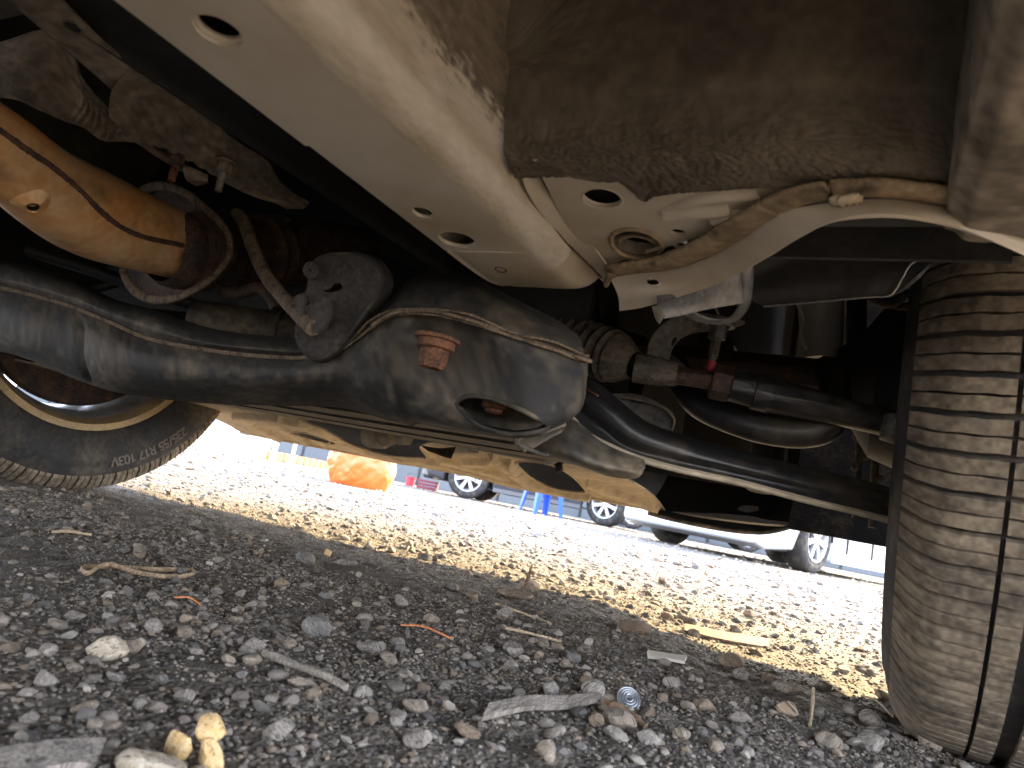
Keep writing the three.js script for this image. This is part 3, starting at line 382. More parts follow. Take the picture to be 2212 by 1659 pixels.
  const ro = D(730, 660, .535), rn = V(-.25, -.28, -1).normalize(), up = [];
  const body = [[668, 565], [690, 550], [730, 543], [780, 546], [815, 566], [832, 600], [822, 636], [790, 680], [760, 722], [728, 758], [694, 778], [660, 772], [638, 745], [634, 706], [646, 660], [660, 610]];
  const slot = [[688, 610], [706, 618], [718, 606], [738, 604], [748, 620], [736, 636], [712, 640], [694, 634]];
  part('rubber_hanger', [plate(body, [slot], ro, rn, { th: .011, bevel: .003, smooth: true }), plate(body.map(q => [q[0] + 6, q[1] + 6]), [slot], ro.clone().addScaledVector(rn, -.0145), rn, { th: .008, bevel: .0025, smooth: true }), tube([D(694, 652, .527), D(697, 672, .526), D(694, 696, .525)], .0085, { seg: 20, rad: 14 }), turn(D(680, 585, .537), D(680, 585, .537).addScaledVector(rn, .02), [[-.006, .0075], [.006, .0065], [.007, .005], [.007, .001]], 18), turn(D(752, 588, .537), D(752, 588, .537).addScaledVector(rn, .02), [[-.006, .0075], [.006, .0065], [.007, .005], [.007, .001]], 18),
    tube([D(684, 660, .524), D(690, 690, .523), D(676, 712, .523)], .0082, { seg: 20, rad: 14 }), tube([D(648, 640, .531), D(655, 660, .53), D(662, 690, .53)], .005, { seg: 12, rad: 10 })], M.rubber, ex);
}
// ---- subframe: lower and upper pressings joined at a rusty seam, bolts
{
  const sf = new THREE.Group(); sf.name = 'subframe'; car.add(sf);
  const S = [ // seam, bulge, middle, lower edge, return : px, py, z
    [[-140, 588, -.40], [-140, 640, -.415], [-140, 690, -.41], [-140, 722, -.39], [-140, 735, -.36]],
    [[-40, 612, -.40], [-40, 660, -.415], [-40, 705, -.41], [-40, 738, -.39], [-36, 750, -.36]],
    [[60, 634, -.40], [60, 682, -.416], [55, 740, -.41], [55, 765, -.39], [60, 776, -.36]],
    [[150, 660, -.40], [150, 706, -.41], [152, 768, -.405], [160, 806, -.385], [170, 822, -.355]],
    [[230, 692, -.40], [225, 735, -.416], [228, 790, -.412], [240, 832, -.388], [255, 848, -.355]],
    [[320, 730, -.40], [318, 766, -.418], [320, 806, -.414], [335, 842, -.388], [350, 862, -.352]],
    [[430, 752, -.40], [430, 782, -.418], [430, 820, -.414], [440, 850, -.388], [455, 872, -.35]],
    [[560, 768, -.40], [560, 794, -.418], [560, 826, -.414], [565, 852, -.388], [575, 876, -.348]],
    [[680, 770, -.405], [690, 792, -.42], [690, 822, -.414], [692, 850, -.388], [700, 878, -.346]],
    [[745, 748, -.42], [750, 785, -.425], [755, 822, -.416], [762, 856, -.39], [770, 884, -.346]],
    [[800, 704, -.435], [812, 768, -.435], [830, 826, -.422], [840, 876, -.392], [850, 900, -.346]],
    [[848, 676, -.443], [860, 750, -.436], [890, 836, -.418], [900, 898, -.396], [910, 915, -.346]],
    [[920, 672, -.444], [925, 740, -.425], [960, 840, -.414], [975, 912, -.402], [985, 930, -.35]],
    [[1010, 690, -.44], [1020, 750, -.42], [1045, 850, -.414], [1060, 928, -.405], [1068, 942, -.36]],
    [[1110, 722, -.425], [1115, 790, -.422], [1130, 870, -.42], [1140, 936, -.41], [1142, 948, -.37]],
    [[1200, 752, -.405], [1205, 820, -.406], [1205, 880, -.404], [1190, 922, -.396], [1185, 934, -.36]],
    [[1254, 772, -.385], [1258, 828, -.384], [1250, 884, -.384], [1222, 912, -.382], [1210, 920, -.36]],
    [[1272, 774, -.35], [1268, 824, -.35], [1260, 876, -.352], [1240, 900, -.354], [1232, 906, -.345]]];
  const arch = [[986, 872], [1002, 858], [1030, 856], [1070, 864], [1110, 878], [1150, 898], [1186, 922], [1150, 934], [1110, 938], [1060, 928], [1015, 905]];
  part('lower_pressing', patch([0, 1, 2, 3, 4].map(k => S.map(c => AZ(c[k][0], c[k][1], c[k][2]))), { nu: 260, nv: 90, th: .003, holes: [arch], lip: .0017, bump: (u, v, p) => .0006 * (vnoise(u * 60, v * 16, 0, 91) - .5) - .005 * Math.exp(-(((u - .19 - .02 * Math.abs(v - .45)) / .006) ** 2)) * sst(.05, .2, v) * sst(1, .7, v) + .004 * sst(.004, -.004, (u - .60) - .12 * (v - .45) * (v - .45)) * sst(.5, .58, u) * sst(.35, .5, v) - .006 * Math.exp(-((u - .70) ** 2 / .0012 + (v - .3) ** 2 / .03)) }), M.frame, sf);
  const U = [[[-140, 588, -.40], [-140, 560, -.405], [-140, 528, -.38], [-140, 515, -.33]], [[-40, 612, -.40], [-40, 590, -.408], [-40, 556, -.385], [-40, 545, -.33]], [[60, 634, -.40], [60, 612, -.41], [60, 582, -.39], [60, 570, -.33]], [[150, 660, -.40], [150, 640, -.41], [152, 612, -.39], [155, 600, -.33]], [[230, 692, -.40], [232, 672, -.41], [240, 654, -.39], [245, 645, -.33]], [[320, 730, -.40], [330, 706, -.412], [340, 684, -.39], [345, 672, -.33]], [[430, 752, -.40], [440, 738, -.412], [445, 720, -.39], [450, 708, -.33]], [[560, 768, -.40], [565, 752, -.412], [568, 738, -.39], [570, 724, -.33]], [[680, 770, -.405], [682, 756, -.412], [684, 742, -.39], [686, 728, -.33]], [[745, 748, -.42], [750, 730, -.415], [752, 715, -.39], [756, 705, -.33]], [[800, 704, -.435], [815, 690, -.425], [825, 672, -.395], [835, 655, -.33]], [[848, 676, -.443], [862, 650, -.425], [872, 622, -.395], [885, 604, -.33]], [[920, 670, -.444], [925, 640, -.425], [930, 606, -.395], [940, 590, -.33]], [[1010, 684, -.44], [1012, 655, -.42], [1018, 618, -.39], [1025, 602, -.33]], [[1110, 714, -.425], [1112, 690, -.41], [1115, 664, -.385], [1118, 648, -.33]], [[1200, 744, -.405], [1202, 722, -.395], [1205, 706, -.375], [1208, 694, -.33]], [[1262, 768, -.38], [1260, 750, -.375], [1256, 736, -.36], [1250, 726, -.33]]];
  part('upper_pressing', patch([0, 1, 2, 3].map(k => U.map(c => AZ(c[k][0], c[k][1], c[k][2]))), { nu: 200, nv: 40, th: .003 }), M.frame, sf);
  const wave = (a, dy) => { const P = S.slice(a[0], a[1]).map(c => AZ(c[0][0], c[0][1] + dy + (c[0][0] > 780 ? (dy > 0 ? 3 : -6 + 5 * Math.sin(c[0][0] * .03)) : 0), c[0][2] - .004)); return P; };
  part('seam_flange', [tube(wave([0, 18], -1), .0010, { seg: 240, rad: 8, rough: .8 }), tube(wave([0, 18], 3), .0011, { seg: 240, rad: 8, rough: .8 }), patch([[800, 700], [850, 672], [930, 668], [1010, 686], [1110, 718], [1200, 750], [1280, 778]].map(q => [AZ(q[0], q[1] - 3, -.436 + (q[0] > 1000 ? (q[0] - 1000) / 280 * .056 : 0)), AZ(q[0], q[1] + 1, -.452 + (q[0] > 1000 ? (q[0] - 1000) / 280 * .062 : 0))]), { nu: 20, nv: 40, th: .002 })], M.seam, sf);
  const bolt = (px, py, z, r, drop, name) => { const a = AZ(px, py, z), b = a.clone().add(V(0, -drop, 0)); const t = (pr, n) => turn(a, b, pr, n, n === 6 ? .3 : .6); part(name, [t([[-.004, .001], [-.004, r * 1.75], [-.0015, r * 1.75], [-.001, r * 1.45], [.004, r * 1.45], [.005, r * 1.05]], 36), t([[.004, r * 1.12], [drop * .85, r * 1.08], [drop, r * .92], [drop, r * .6], [drop - .002, r * .5], [drop - .002, .001]], 6)], M.rust, sf); };
  bolt(943, 741, -.447, .0088, .0175, 'rusty_bolt'); bolt(1075, 872, -.385, .0078, .008, 'rusty_bolt');
  part('arch_recess', patch([[AZ(965, 850, -.37), AZ(1080, 850, -.36), AZ(1210, 880, -.34)], [AZ(975, 905, -.37), AZ(1080, 925, -.36), AZ(1200, 945, -.34)]], { nu: 12, nv: 8, th: .002 }), M.frame, sf);
  // underside: long pressed channels across the car
  const zs = [[-.35, .1905], [-.338, .1890], [-.332, .1890], [-.328, .2005], [-.30, .2015], [-.296, .1895], [-.262, .1880], [-.258, .2015], [-.215, .2025], [-.211, .1895], [-.17, .1880], [-.166, .2005], [-.13, .2015], [-.126, .1895], [-.092, .1885], [-.088, .215]];
  const bx = (z, y) => [V(.375 + (z + .35) * .1, y, z), V(.5, y - .0005, z), V(.66, y - .001, z), V(.82, y, z), V(1.0, y + .001, z), V(1.18, y + .006, z)];
  for (let i = 0; i < zs.length - 1; i++) { const [z0, y0] = zs[i], [z1, y1] = zs[i + 1], rise = Math.abs(y1 - y0) > .005; part(rise ? 'channel_wall' : 'bottom_strip', patch([bx(z0, y0), bx((z0 + z1) / 2, (y0 + y1) / 2 - (rise ? 0 : .0004)), bx(z1, y1)], { nu: 60, nv: 6, th: .0016, linear: true }), rise ? M.frame : M.tray, sf); }
  part('slot_rim', [[860, 898], [1300, 1040]].length ? [tube(ell(880, 902, 34, 7, 14).map(q => AY(q[0], q[1], .1885)), .0012, { closed: true, seg: 40, rad: 6 })] : [], M.rust, sf);
  // tongue folded down at the outer corner, and the lower arm bush housing behind it
  part('tongue', patch([[AZ(1120, 935, -.385), AZ(1180, 925, -.38), AZ(1222, 912, -.376)], [AZ(1112, 955, -.39), AZ(1170, 945, -.384), AZ(1218, 926, -.378)], [AZ(1130, 972, -.394), AZ(1165, 958, -.386), AZ(1214, 934, -.378)]], { nu: 24, nv: 12, th: .0025 }), M.blackDust, sf);
  part('tongue_edge', tube([AZ(1222, 916, -.378), AZ(1170, 934, -.386), AZ(1128, 944, -.392), AZ(1118, 954, -.393), AZ(1130, 964, -.392), AZ(1168, 980, -.386), AZ(1185, 983, -.384)], .0016, { seg: 40, rad: 8 }), M.blackDust, sf);
}
// ---- lower control arm, bush housing
{
  const arm = new THREE.Group(); arm.name = 'control_arm'; car.add(arm);
  const A = [ // top back, top crest, groove, lower face, bottom edge, underside
    [[1236, 812, -.26], [1240, 822, -.285], [1240, 850, -.29], [1238, 872, -.283], [1236, 905, -.285], [1240, 925, -.26]],
    [[1290, 826, -.25], [1284, 846, -.285], [1270, 872, -.29], [1262, 895, -.282], [1262, 935, -.285], [1300, 962, -.25]],
    [[1340, 866, -.245], [1330, 882, -.282], [1312, 904, -.287], [1300, 925, -.279], [1310, 962, -.282], [1360, 988, -.24]],
    [[1400, 912, -.235], [1388, 926, -.272], [1368, 948, -.278], [1355, 966, -.27], [1376, 990, -.272], [1430, 1012, -.22]],
    [[1480, 940, -.22], [1470, 954, -.255], [1455, 976, -.262], [1448, 992, -.254], [1470, 1016, -.255], [1520, 1032, -.20]],
    [[1600, 974, -.20], [1595, 988, -.23], [1590, 1008, -.238], [1585, 1022, -.23], [1600, 1044, -.23], [1640, 1058, -.18]],
    [[1740, 1008, -.17], [1738, 1022, -.198], [1735, 1042, -.205], [1732, 1056, -.2], [1745, 1082, -.2], [1770, 1094, -.15]],
    [[1870, 1038, -.14], [1868, 1052, -.165], [1866, 1072, -.172], [1864, 1086, -.168], [1872, 1112, -.168], [1885, 1122, -.13]],
    [[2010, 1080, -.11], [2010, 1092, -.13], [2008, 1110, -.135], [2006, 1126, -.13], [2006, 1148, -.13], [2006, 1156, -.1]]];
  const rows = [0, 1, 2, 3, 4, 5].map(k => A.map(c => AZ(...c[k])));
  part('arm_web', patch(rows.slice(0, 5), { nu: 120, nv: 60, th: .003, bump: () => 0 }), M.black, arm);
  part('arm_bottom', patch([rows[4], rows[4].map((p, i) => p.clone().lerp(rows[5][i], .5).add(V(0, -.0008, 0))), rows[5]], { nu: 120, nv: 14, th: .003, holes: [ell(1560, 1046, 34, 7, 14), ell(1700, 1082, 10, 4, 12)] }), M.tray, arm);
  part('arm_flange', tube(rows[4], .0032, { seg: 120, rad: 10, rough: .15, sq: .8 }), M.tray, arm);
  part('bush_housing', patch([[AZ(1150, 905, -.31), AZ(1235, 905, -.325), AZ(1300, 955, -.315), AZ(1370, 985, -.295), AZ(1392, 992, -.27)], [AZ(1128, 940, -.325), AZ(1215, 945, -.345), AZ(1290, 985, -.335), AZ(1365, 1008, -.312), AZ(1394, 1008, -.28)], [AZ(1150, 972, -.325), AZ(1215, 986, -.342), AZ(1290, 1012, -.332), AZ(1365, 1024, -.31), AZ(1390, 1018, -.282)], [AZ(1190, 986, -.29), AZ(1260, 1010, -.29), AZ(1320, 1030, -.28), AZ(1370, 1034, -.27), AZ(1388, 1024, -.265)]], { nu: 60, nv: 30, th: .003 }), M.blackDust, arm);
  part('paint_scrape', tube([AZ(1258, 838, -.2905), AZ(1275, 846, -.291), AZ(1292, 856, -.291)], s => .0026, { seg: 14, rad: 8, sq: .35, rough: 1.2 }), M.rust, arm);
}
// ---- steering: bellows boot, inner rod, thread, lock nut, outer tie rod
{
  const tr = new THREE.Group(); tr.name = 'tie_rod'; car.add(tr);
  const a = AZ(1150, 704, -.165), b = AZ(1392, 796, -.205), L = a.distanceTo(b);
  const pr = [[0, .02]]; for (let i = 0; i < 9; i++) { const s = .012 + i * .0122, k = i / 8; const q = .0262 + .001 * k; pr.push([s, q - .0062], [s + .0022, q - .0014], [s + .0046, q], [s + .007, q - .0014], [s + .0092, q - .0062]); }
  const e = pr.at(-1)[0]; pr.push([e + .003, .025], [e + .005, .0245], [e + .022, .0150], [e + .026, .0128]);
  part('bellows_boot', turn(a, b, pr, 40, 1), M.boot, tr);
  const c = AZ(1384, 796, -.204); part('boot_clamp', turn(c, AZ(1540, 822, -.19), [[-.006, .0128], [-.005, .0142], [.012, .014], [.012, .0128], [.016, .0135], [.024, .0122], [.026, .0115], [.034, .0112]], 28), M.boot, tr);
  const d = AZ(1430, 806, -.198), f = AZ(1560, 826, -.185), g = AZ(2070, 950, -.12);
  part('inner_rod', turn(d, f, [[-.01, .0082], [.045, .0085], [.07, .0085]], 22), M.rustDark, tr);
  const th = [[0, .0072]]; for (let i = 0; i < 14; i++) th.push([.0015 + i * .002, .0082], [.0025 + i * .002, .0072]); part('thread', turn(AZ(1503, 818, -.191), f, th, 20), M.rustDark, tr);
  const n0 = AZ(1536, 822, -.188); part('lock_nut', turn(n0, g, [[0, .008], [.0, .0152], [.002, .0165], [.0165, .0165], [.0185, .0152], [.0185, .008]], 6, .3), M.rustDark, tr);
  part('outer_rod', [turn(AZ(1578, 832, -.184), g, [[0, .0145], [.02, .0152], [.0205, .0172], [.034, .0172], [.0345, .0152], [.07, .0145], [.085, .0132], [.13, .0125], [.22, .0125]], 28)], M.black, tr);
}
// ---- drive shaft, anti-roll bar, knuckle, strut, arch liner and other dark parts round the wheel
{
  part('drive_shaft', [turn(V(.66, .338, -.005), V(.08, .333, 0), [[0, .03], [.1, .03], [.12, .0215], [.44, .0205], [.445, .024], [.47, .024], [.475, .0285], [.5, .034], [.52, .036], [.58, .04]], 40)], std({ map: M.rustDark.map, color: 0xddcbbb, roughness: .5, bumpMap: T.grain, bumpScale: .0003 }), car);
  part('anti_roll_bar', tube([D(1420, 770, .86), D(1455, 790, .82), D(1478, 830, .77), D(1510, 872, .73), D(1580, 905, .70), D(1660, 928, .68), D(1740, 934, .665), D(1785, 920, .66), D(1800, 880, .67), D(1802, 820, .70)], .0148, { seg: 120, rad: 22 }), M.black, car);
  part('shaft_guard', patch([[D(1330, 745, .80), D(1400, 748, .78), D(1450, 765, .76), D(1490, 800, .75)], [D(1330, 800, .78), D(1400, 820, .76), D(1450, 830, .75), D(1480, 835, .75)]], { nu: 24, nv: 12, th: .003 }), M.cast, car);
  // bearing bracket round the shaft, with stud bolt
  const br = new THREE.Group(); br.name = 'shaft_bracket'; car.add(br);
  part('bracket_plate', plate([[1400, 800], [1398, 750], [1420, 710], [1462, 682], [1520, 676], [1600, 690], [1606, 702], [1560, 712], [1530, 716], [1492, 722], [1460, 742], [1446, 778], [1438, 806]], [ell(1456, 738, 7, 13, 25)], D(1500, 720, .70), V(-.35, -.35, -1), { th: .006, bevel: .001, smooth: true, steps: 4 }), M.cast, br);
  const sb = D(1555, 694, .66); const pr = [[0, .0045]]; for (let i = 0; i < 9; i++) pr.push([.018 + i * .0018, .0048], [.0189 + i * .0018, .0041]); pr.push([.0355, .0042], [.036, .0036], [.044, .003], [.047, .0012], [.047, .0001]);
  part('stud_bolt', [turn(sb, sb.clone().add(V(.004, -.1, 0)), pr, 16, .9), turn(sb, sb.clone().add(V(.004, -.1, 0)), [[.004, .0085], [.017, .0085], [.018, .006]], 6, .3), turn(sb, sb.clone().add(V(.004, -.1, 0)), [[.0, .014], [.004, .0145], [.005, .01]], 30)], M.cast, br);
  part('painted_tip', turn(sb.clone().add(V(.00155, -.0388, 0)), sb.clone().add(V(.006, -.15, 0)), [[0, .0044], [.006, .0041], [.009, .0016], [.009, .0001]], 16), M.redpaint, br);
  // bracket below the arch plate with chipped paint, folded tab
  const bk = new THREE.Group(); bk.name = 'arch_bracket'; car.add(bk);
  part('bracket_face', patch([[D(1418, 640, .468), D(1450, 635, .462), D(1480, 625, .458), D(1540, 600, .452), D(1600, 575, .45)], [D(1420, 660, .47), D(1440, 660, .466), D(1470, 662, .464), D(1540, 640, .46), D(1602, 622, .46)], [D(1422, 690, .468), D(1434, 688, .467), D(1470, 682, .465), D(1530, 668, .462), D(1604, 655, .462)]], { nu: 40, nv: 20, th: .0025 }), std({ map: dirty([.17, .168, .162], [.09, .077, .06], .3, { size: .08, s: 95, speck: .4, f: 5, dark: .3 }), roughness: .35, metalness: .5, bumpMap: T.grain, bumpScale: .0008 }), bk);
  part('folded_tab', patch([[D(1408, 662, .47), D(1425, 660, .468), D(1442, 664, .468)], [D(1414, 684, .468), D(1426, 690, .466), D(1440, 680, .467)], [D(1420, 697, .467), D(1424, 699, .466), D(1430, 692, .467)]], { nu: 12, nv: 12, th: .002 }), M.dustwall, bk);
  part('bracket_loop', tube([D(1470, 665, .49), D(1520, 690, .50), D(1580, 690, .50), D(1604, 665, .49), D(1612, 620, .48), D(1612, 560, .47)], .0055, { seg: 40, rad: 10, sq: .4 }), M.cast, bk);
  part('arch_shield', patch([[D(1606, 560, .49), D(1680, 520, .48), D(1780, 478, .47), D(1900, 462, .455), D(2000, 468, .44), D(2045, 540, .43)], [D(1604, 600, .50), D(1680, 570, .49), D(1780, 540, .475), D(1890, 530, .46), D(1990, 530, .445), D(2030, 560, .435)], [D(1612, 640, .50), D(1700, 625, .485), D(1800, 610, .47), D(1880, 605, .458), D(1960, 590, .448), D(2010, 570, .44)], [D(1650, 662, .50), D(1720, 655, .486), D(1800, 648, .472), D(1870, 641, .46), D(1928, 637, .452), D(1978, 598, .444)]], { nu: 60, nv: 30, th: .0025 }), M.plastic, car);
  part('shield_edge', tube([D(1650, 662, .4975), D(1720, 656, .4835), D(1800, 649, .4695), D(1870, 642, .4575), D(1922, 638, .451), D(1935, 625, .449), D(1950, 598, .446), D(1968, 570, .444), D(1985, 562, .442), D(2000, 556, .44)], .0007, { seg: 60, rad: 6, rough: .8 }), M.steel, car);
  part('knuckle', [tube([D(1722, 652, .80), D(1736, 690, .80), D(1730, 725, .795), D(1740, 755, .79)], .0024, { seg: 24, rad: 8 }), tube([D(1772, 640, .85), D(1774, 700, .85), D(1772, 780, .84)], s => .026 - .003 * s, { seg: 24, rad: 24 }), tube([D(1795, 640, .84), D(1797, 700, .84), D(1798, 742, .84)], .003, { seg: 10, rad: 8 })], std({ color: new THREE.Color().setRGB(.5, .5, .48), roughness: .5, metalness: .15, bumpMap: T.grain, bumpScale: .0008 }), car);
  part('strut', [tube([D(1852, 560, .85), D(1850, 720, .85), D(1848, 900, .84)], .011, { seg: 20, rad: 18 }), tube([D(1664, 900, .86), D(1655, 1000, .85), D(1650, 1060, .84)], .02, { seg: 20, rad: 18 })], M.plastic, car);
  part('hub_carrier', [turn(V(.20, .333, 0), V(.08, .333, 0), [[0, .035], [.02, .05], [.04, .08], [.07, .09], [.1, .14], [.105, .15]], 40)], M.plastic, car);
  part('brake_hose', tube([D(1880, 640, .62), D(1925, 655, .60), D(1960, 635, .59), D(1985, 640, .585), D(2010, 665, .58), D(2040, 672, .58)], .0042, { seg: 40, rad: 10 }), M.rustDark, car);
  part('hose_clip', tube([D(1908, 650, .61), D(1950, 662, .60), D(1990, 655, .59), D(2030, 652, .585)], .0036, { seg: 30, rad: 10 }), M.rustDark, car);
  // black liner ahead of the wheel seen past the arm, with ribs and scattered dirt spots
  const ln = new THREE.Group(); ln.name = 'arch_liner'; car.add(ln);
  const arcL = (x0, x1, r, a0, a1, n = 24) => [x0, (x0 + x1) / 2, x1].map(x => Array.from({ length: n }, (_, i) => { const t = lerp(a0, a1, i / (n - 1)); return V(x, .345 + r * Math.sin(t), r * Math.cos(t)); }));
  part('front_liner', patch(arcL(-.12, .26, .415, -.42, 2.2), { nu: 60, nv: 12, th: .003, bump: (u, v) => .002 * (fbm(u * 40, v * 14, 0, 3, 97) - .5) }), std({ map: dirty([.014, .013, .013], [.09, .072, .05], .1, { size: .25, s: 98, speck: .6, f: 9 }), roughness: .6 }), ln);
  part('rear_liner', patch(arcL(-.12, .16, .43, 2.2, 3.0), { nu: 30, nv: 10, th: .003 }), M.plastic, ln);
  part('inner_liner', patch([[V(.31, .36, -.33), V(.31, .36, 0), V(.31, .30, .3), V(.31, .28, .52)], [V(.31, .62, -.33), V(.31, .62, 0), V(.31, .6, .3), V(.31, .6, .52)], [V(.33, .93, -.33), V(.33, .93, 0), V(.33, .9, .3), V(.33, .85, .52)]], { nu: 30, nv: 16, th: .003 }), M.plastic, ln);
  part('radiator_panel', box(.3, 1.35, .24, .9, .53, .545), M.plastic, car);
  for (const [px0, py0, px1, py1] of [[1862, 860, 1848, 1120], [1892, 950, 1884, 1140]]) part('liner_rib', tube([D(px0, py0, .98), D((px0 + px1) / 2, (py0 + py1) / 2, .97), D(px1, py1, .96)], .005, { seg: 16, rad: 10 }), M.cast, ln);
  for (const [px, py] of [[1830, 893], [1852, 944], [1934, 906], [1848, 1010], [1900, 1035], [1870, 985]]) part('liner_clip', turn(D(px, py, .965), D(px, py, .9), [[-.004, .001], [-.004, .006], [.002, .005], [.003, .001]], 14), M.dustwall, ln);
  part('lower_lug', [turn(D(1938, 900, .62), D(1938, 1000, .61), [[0, .001], [0, .012], [.02, .014], [.025, .001]], 20)], M.cast, car);
  part('radiator_plate', patch([[D(1660, 865, .95), D(1706, 875, .94)], [D(1640, 1010, .95), D(1700, 1020, .94)]], { nu: 16, nv: 8, th: .003, bump: (u, v) => .002 * Math.sin(u * 26) }), M.alloy, car);
  // sheared heat-shield leaf and inner cover behind the boot
  part('inner_cover', patch([[D(1300, 850, .74), D(1380, 852, .74), D(1440, 880, .73), D(1455, 892, .725)], [D(1310, 890, .73), D(1380, 892, .73), D(1430, 905, .72), D(1448, 912, .715)], [D(1330, 930, .72), D(1390, 935, .72), D(1430, 938, .715), D(1452, 935, .71)]], { nu: 30, nv: 16, th: .002 }), M.cast, car);
  part('cover_edge', tube([D(1340, 857, .725), D(1400, 868, .72), D(1440, 885, .715), D(1456, 905, .71), D(1452, 935, .705)], .0013, { seg: 30, rad: 6 }), M.dustwall, car);
  part('steering_rack', [turn(D(420, 690, .80), D(660, 722, .80), [[0, .022], [.09, .022], [.092, .026], [.10, .026], [.1, .018], [.16, .018]], 30)], M.blackDust, car);
  part('gearbox', [turn(V(.9, .33, -.12), V(.4, .30, -.05), [[0, .001], [0, .10], [.2, .13], [.42, .12], [.44, .06], [.5, .05]], 40), box(.45, 1.12, .26, .7, -.06, .42, .03)], M.plastic, car);
  part('oil_pan', box(.68, 1.05, .262, .33, -.04, .30, .02), M.plastic, car);
  part('wiring_pipe', [tube([D(170, 635, .95), D(260, 610, .95), D(400, 585, .95), D(560, 600, .95)], .006, { seg: 30, rad: 8 }), tube([D(60, 540, .92), D(200, 585, .93), D(420, 660, .93)], .008, { seg: 30, rad: 8 })], M.plastic, car);
}
// ---- undertray: dusty moulded sheet with openings and ribs, out to the bumper lip
{
  const ut = new THREE.Group(); ut.name = 'undertray'; car.add(ut);
  const K = P => P.map(([x, y]) => [329.2 + x * .496, 822.9 + y * .496]); // outlines read off a detail of the photograph
  const H = [K([[640, 172], [700, 196], [760, 222], [820, 256], [880, 284], [960, 312], [1040, 328], [1120, 336], [1196, 338], [1182, 312], [1168, 290], [1200, 272], [1262, 258], [1180, 238], [1060, 216], [940, 196], [820, 178], [720, 166]]),
    K([[1585, 355], [1598, 378], [1630, 408], [1668, 434], [1710, 455], [1760, 472], [1830, 485], [1888, 488], [1872, 458], [1846, 430], [1820, 408], [1790, 388], [1760, 372], [1720, 360], [1680, 353], [1630, 348]]),
    K([[596, 226], [640, 240], [700, 258], [790, 276], [800, 270], [750, 250], [700, 234], [640, 222]])];
  const xs = [.5, .53, .57, .65, .8, 1.0, 1.2, 1.42, 1.63];
  const ZY = [[-.085, .207], [0, .206], [.1, .2055], [.2, .2045], [.29, .2025], [.37, .199], [.44, .1935], [.50, .185], [.54, .1765], [.56, .1715]];
  const ribs = [[[360, 150], [500, 156], [640, 182], [740, 216], [830, 262], [940, 306], [1080, 336], [1250, 358], [1420, 396], [1600, 446], [1880, 506]], [[400, 160], [470, 200], [560, 246]], [[470, 158], [560, 196], [680, 262]], [[545, 160], [640, 198], [760, 264]], [[1255, 302], [1330, 290], [1425, 282]], [[1262, 338], [1380, 366], [1500, 398], [1560, 412]], [[1480, 322], [1530, 362], [1580, 404], [1640, 446]], [[1352, 351], [1400, 350], [1458, 347]], [[1560, 352], [1580, 384], [1640, 436], [1720, 474], [1800, 494], [1900, 502]], [[1900, 440], [2000, 476], [2110, 516], [2200, 548]]].map(K);
  const segD = (x, y, P) => { let d = 1e9; for (let i = 0; i < P.length - 1; i++) { const [ax, ay] = P[i], [bx, by] = P[i + 1], t = clamp(((x - ax) * (bx - ax) + (y - ay) * (by - ay)) / ((bx - ax) ** 2 + (by - ay) ** 2)); d = Math.min(d, Math.hypot(x - ax - t * (bx - ax), y - ay - t * (by - ay))); } return d; };
  part('tray_sheet', patch(ZY.map(([z, y]) => xs.map(x => V(x, y, z - (x > 1.5 ? (x - 1.5) * .25 : 0)))), { nu: 420, nv: 260, th: .003, holes: H, lip: .0024, bump: (u, v, p) => { const [x, y] = toPx(p); let h = 0; for (const r of ribs) { const d = segD(x, y, r); if (d < 14) h = Math.max(h, sst(7.5, 3, d)); } return .012 * h; } }), M.tray, ut);
  part('lip', tube(xs.map(x => V(x, .1705, .5625 - (x > 1.5 ? (x - 1.5) * .25 : 0))), .0036, { seg: 120, rad: 10 }), M.tray, ut);
  part('tray_end', patch([[V(1.632, .172, .53), V(1.632, .1935, .41), V(1.632, .206, -.05)], [V(1.636, .20, .53), V(1.636, .22, .41), V(1.636, .235, -.05)]], { nu: 20, nv: 4, th: .003, linear: true }), M.tray, ut);
  part('drain_boss', [turn(D(800, 940, 1.06), D(866, 945, 1.02), [[0, .019], [.03, .019], [.032, .015], [.05, .012], [.05, .001]], 26), turn(D(866, 945, 1.02), D(880, 946, 1.01), [[0, .012], [.015, .012], [.015, .001]], 6, .3)], M.tray, ut);
  part('loose_tab', patch([[D(910, 962, 1.0), D(950, 968, .99), D(985, 965, .99)], [D(925, 972, .99), D(955, 984, .98), D(975, 990, .98)]], { nu: 12, nv: 6, th: .002 }), M.rustDark, ut);
  part('clip', turn(D(1206, 1000, 1.0), D(1208, 1016, .99), [[0, .008], [.004, .005], [.012, .006], [.014, .001]], 12), M.plastic, ut);
  // beyond the tray's right edge: lip of the bumper and its black inner skin
  const R = [[1400, 1108], [1440, 1119], [1500, 1132], [1560, 1143], [1610, 1149], [1650, 1150], [1690, 1143], [1730, 1130], [1780, 1123], [1850, 1128], [1960, 1142]].map(q => AZ(q[0], q[1], .545));
  part('bumper_lip', tube(R, s => s < .6 ? .0042 : .003, { seg: 90, rad: 10 }), M.blackDust, ut);
  part('bumper_skin', patch([R.map(p => p.clone().add(V(0, .001, .004))), R.map(p => p.clone().add(V(0, .03, .028))), R.map(p => p.clone().add(V(0, .095, .11))), R.map(p => p.clone().add(V(0, .26, .15)))], { nu: 80, nv: 20, th: .004, bump: (u, v) => .006 * (vnoise(u * 8, v * 4, 0, 3) - .5) }), M.plastic, ut);
}
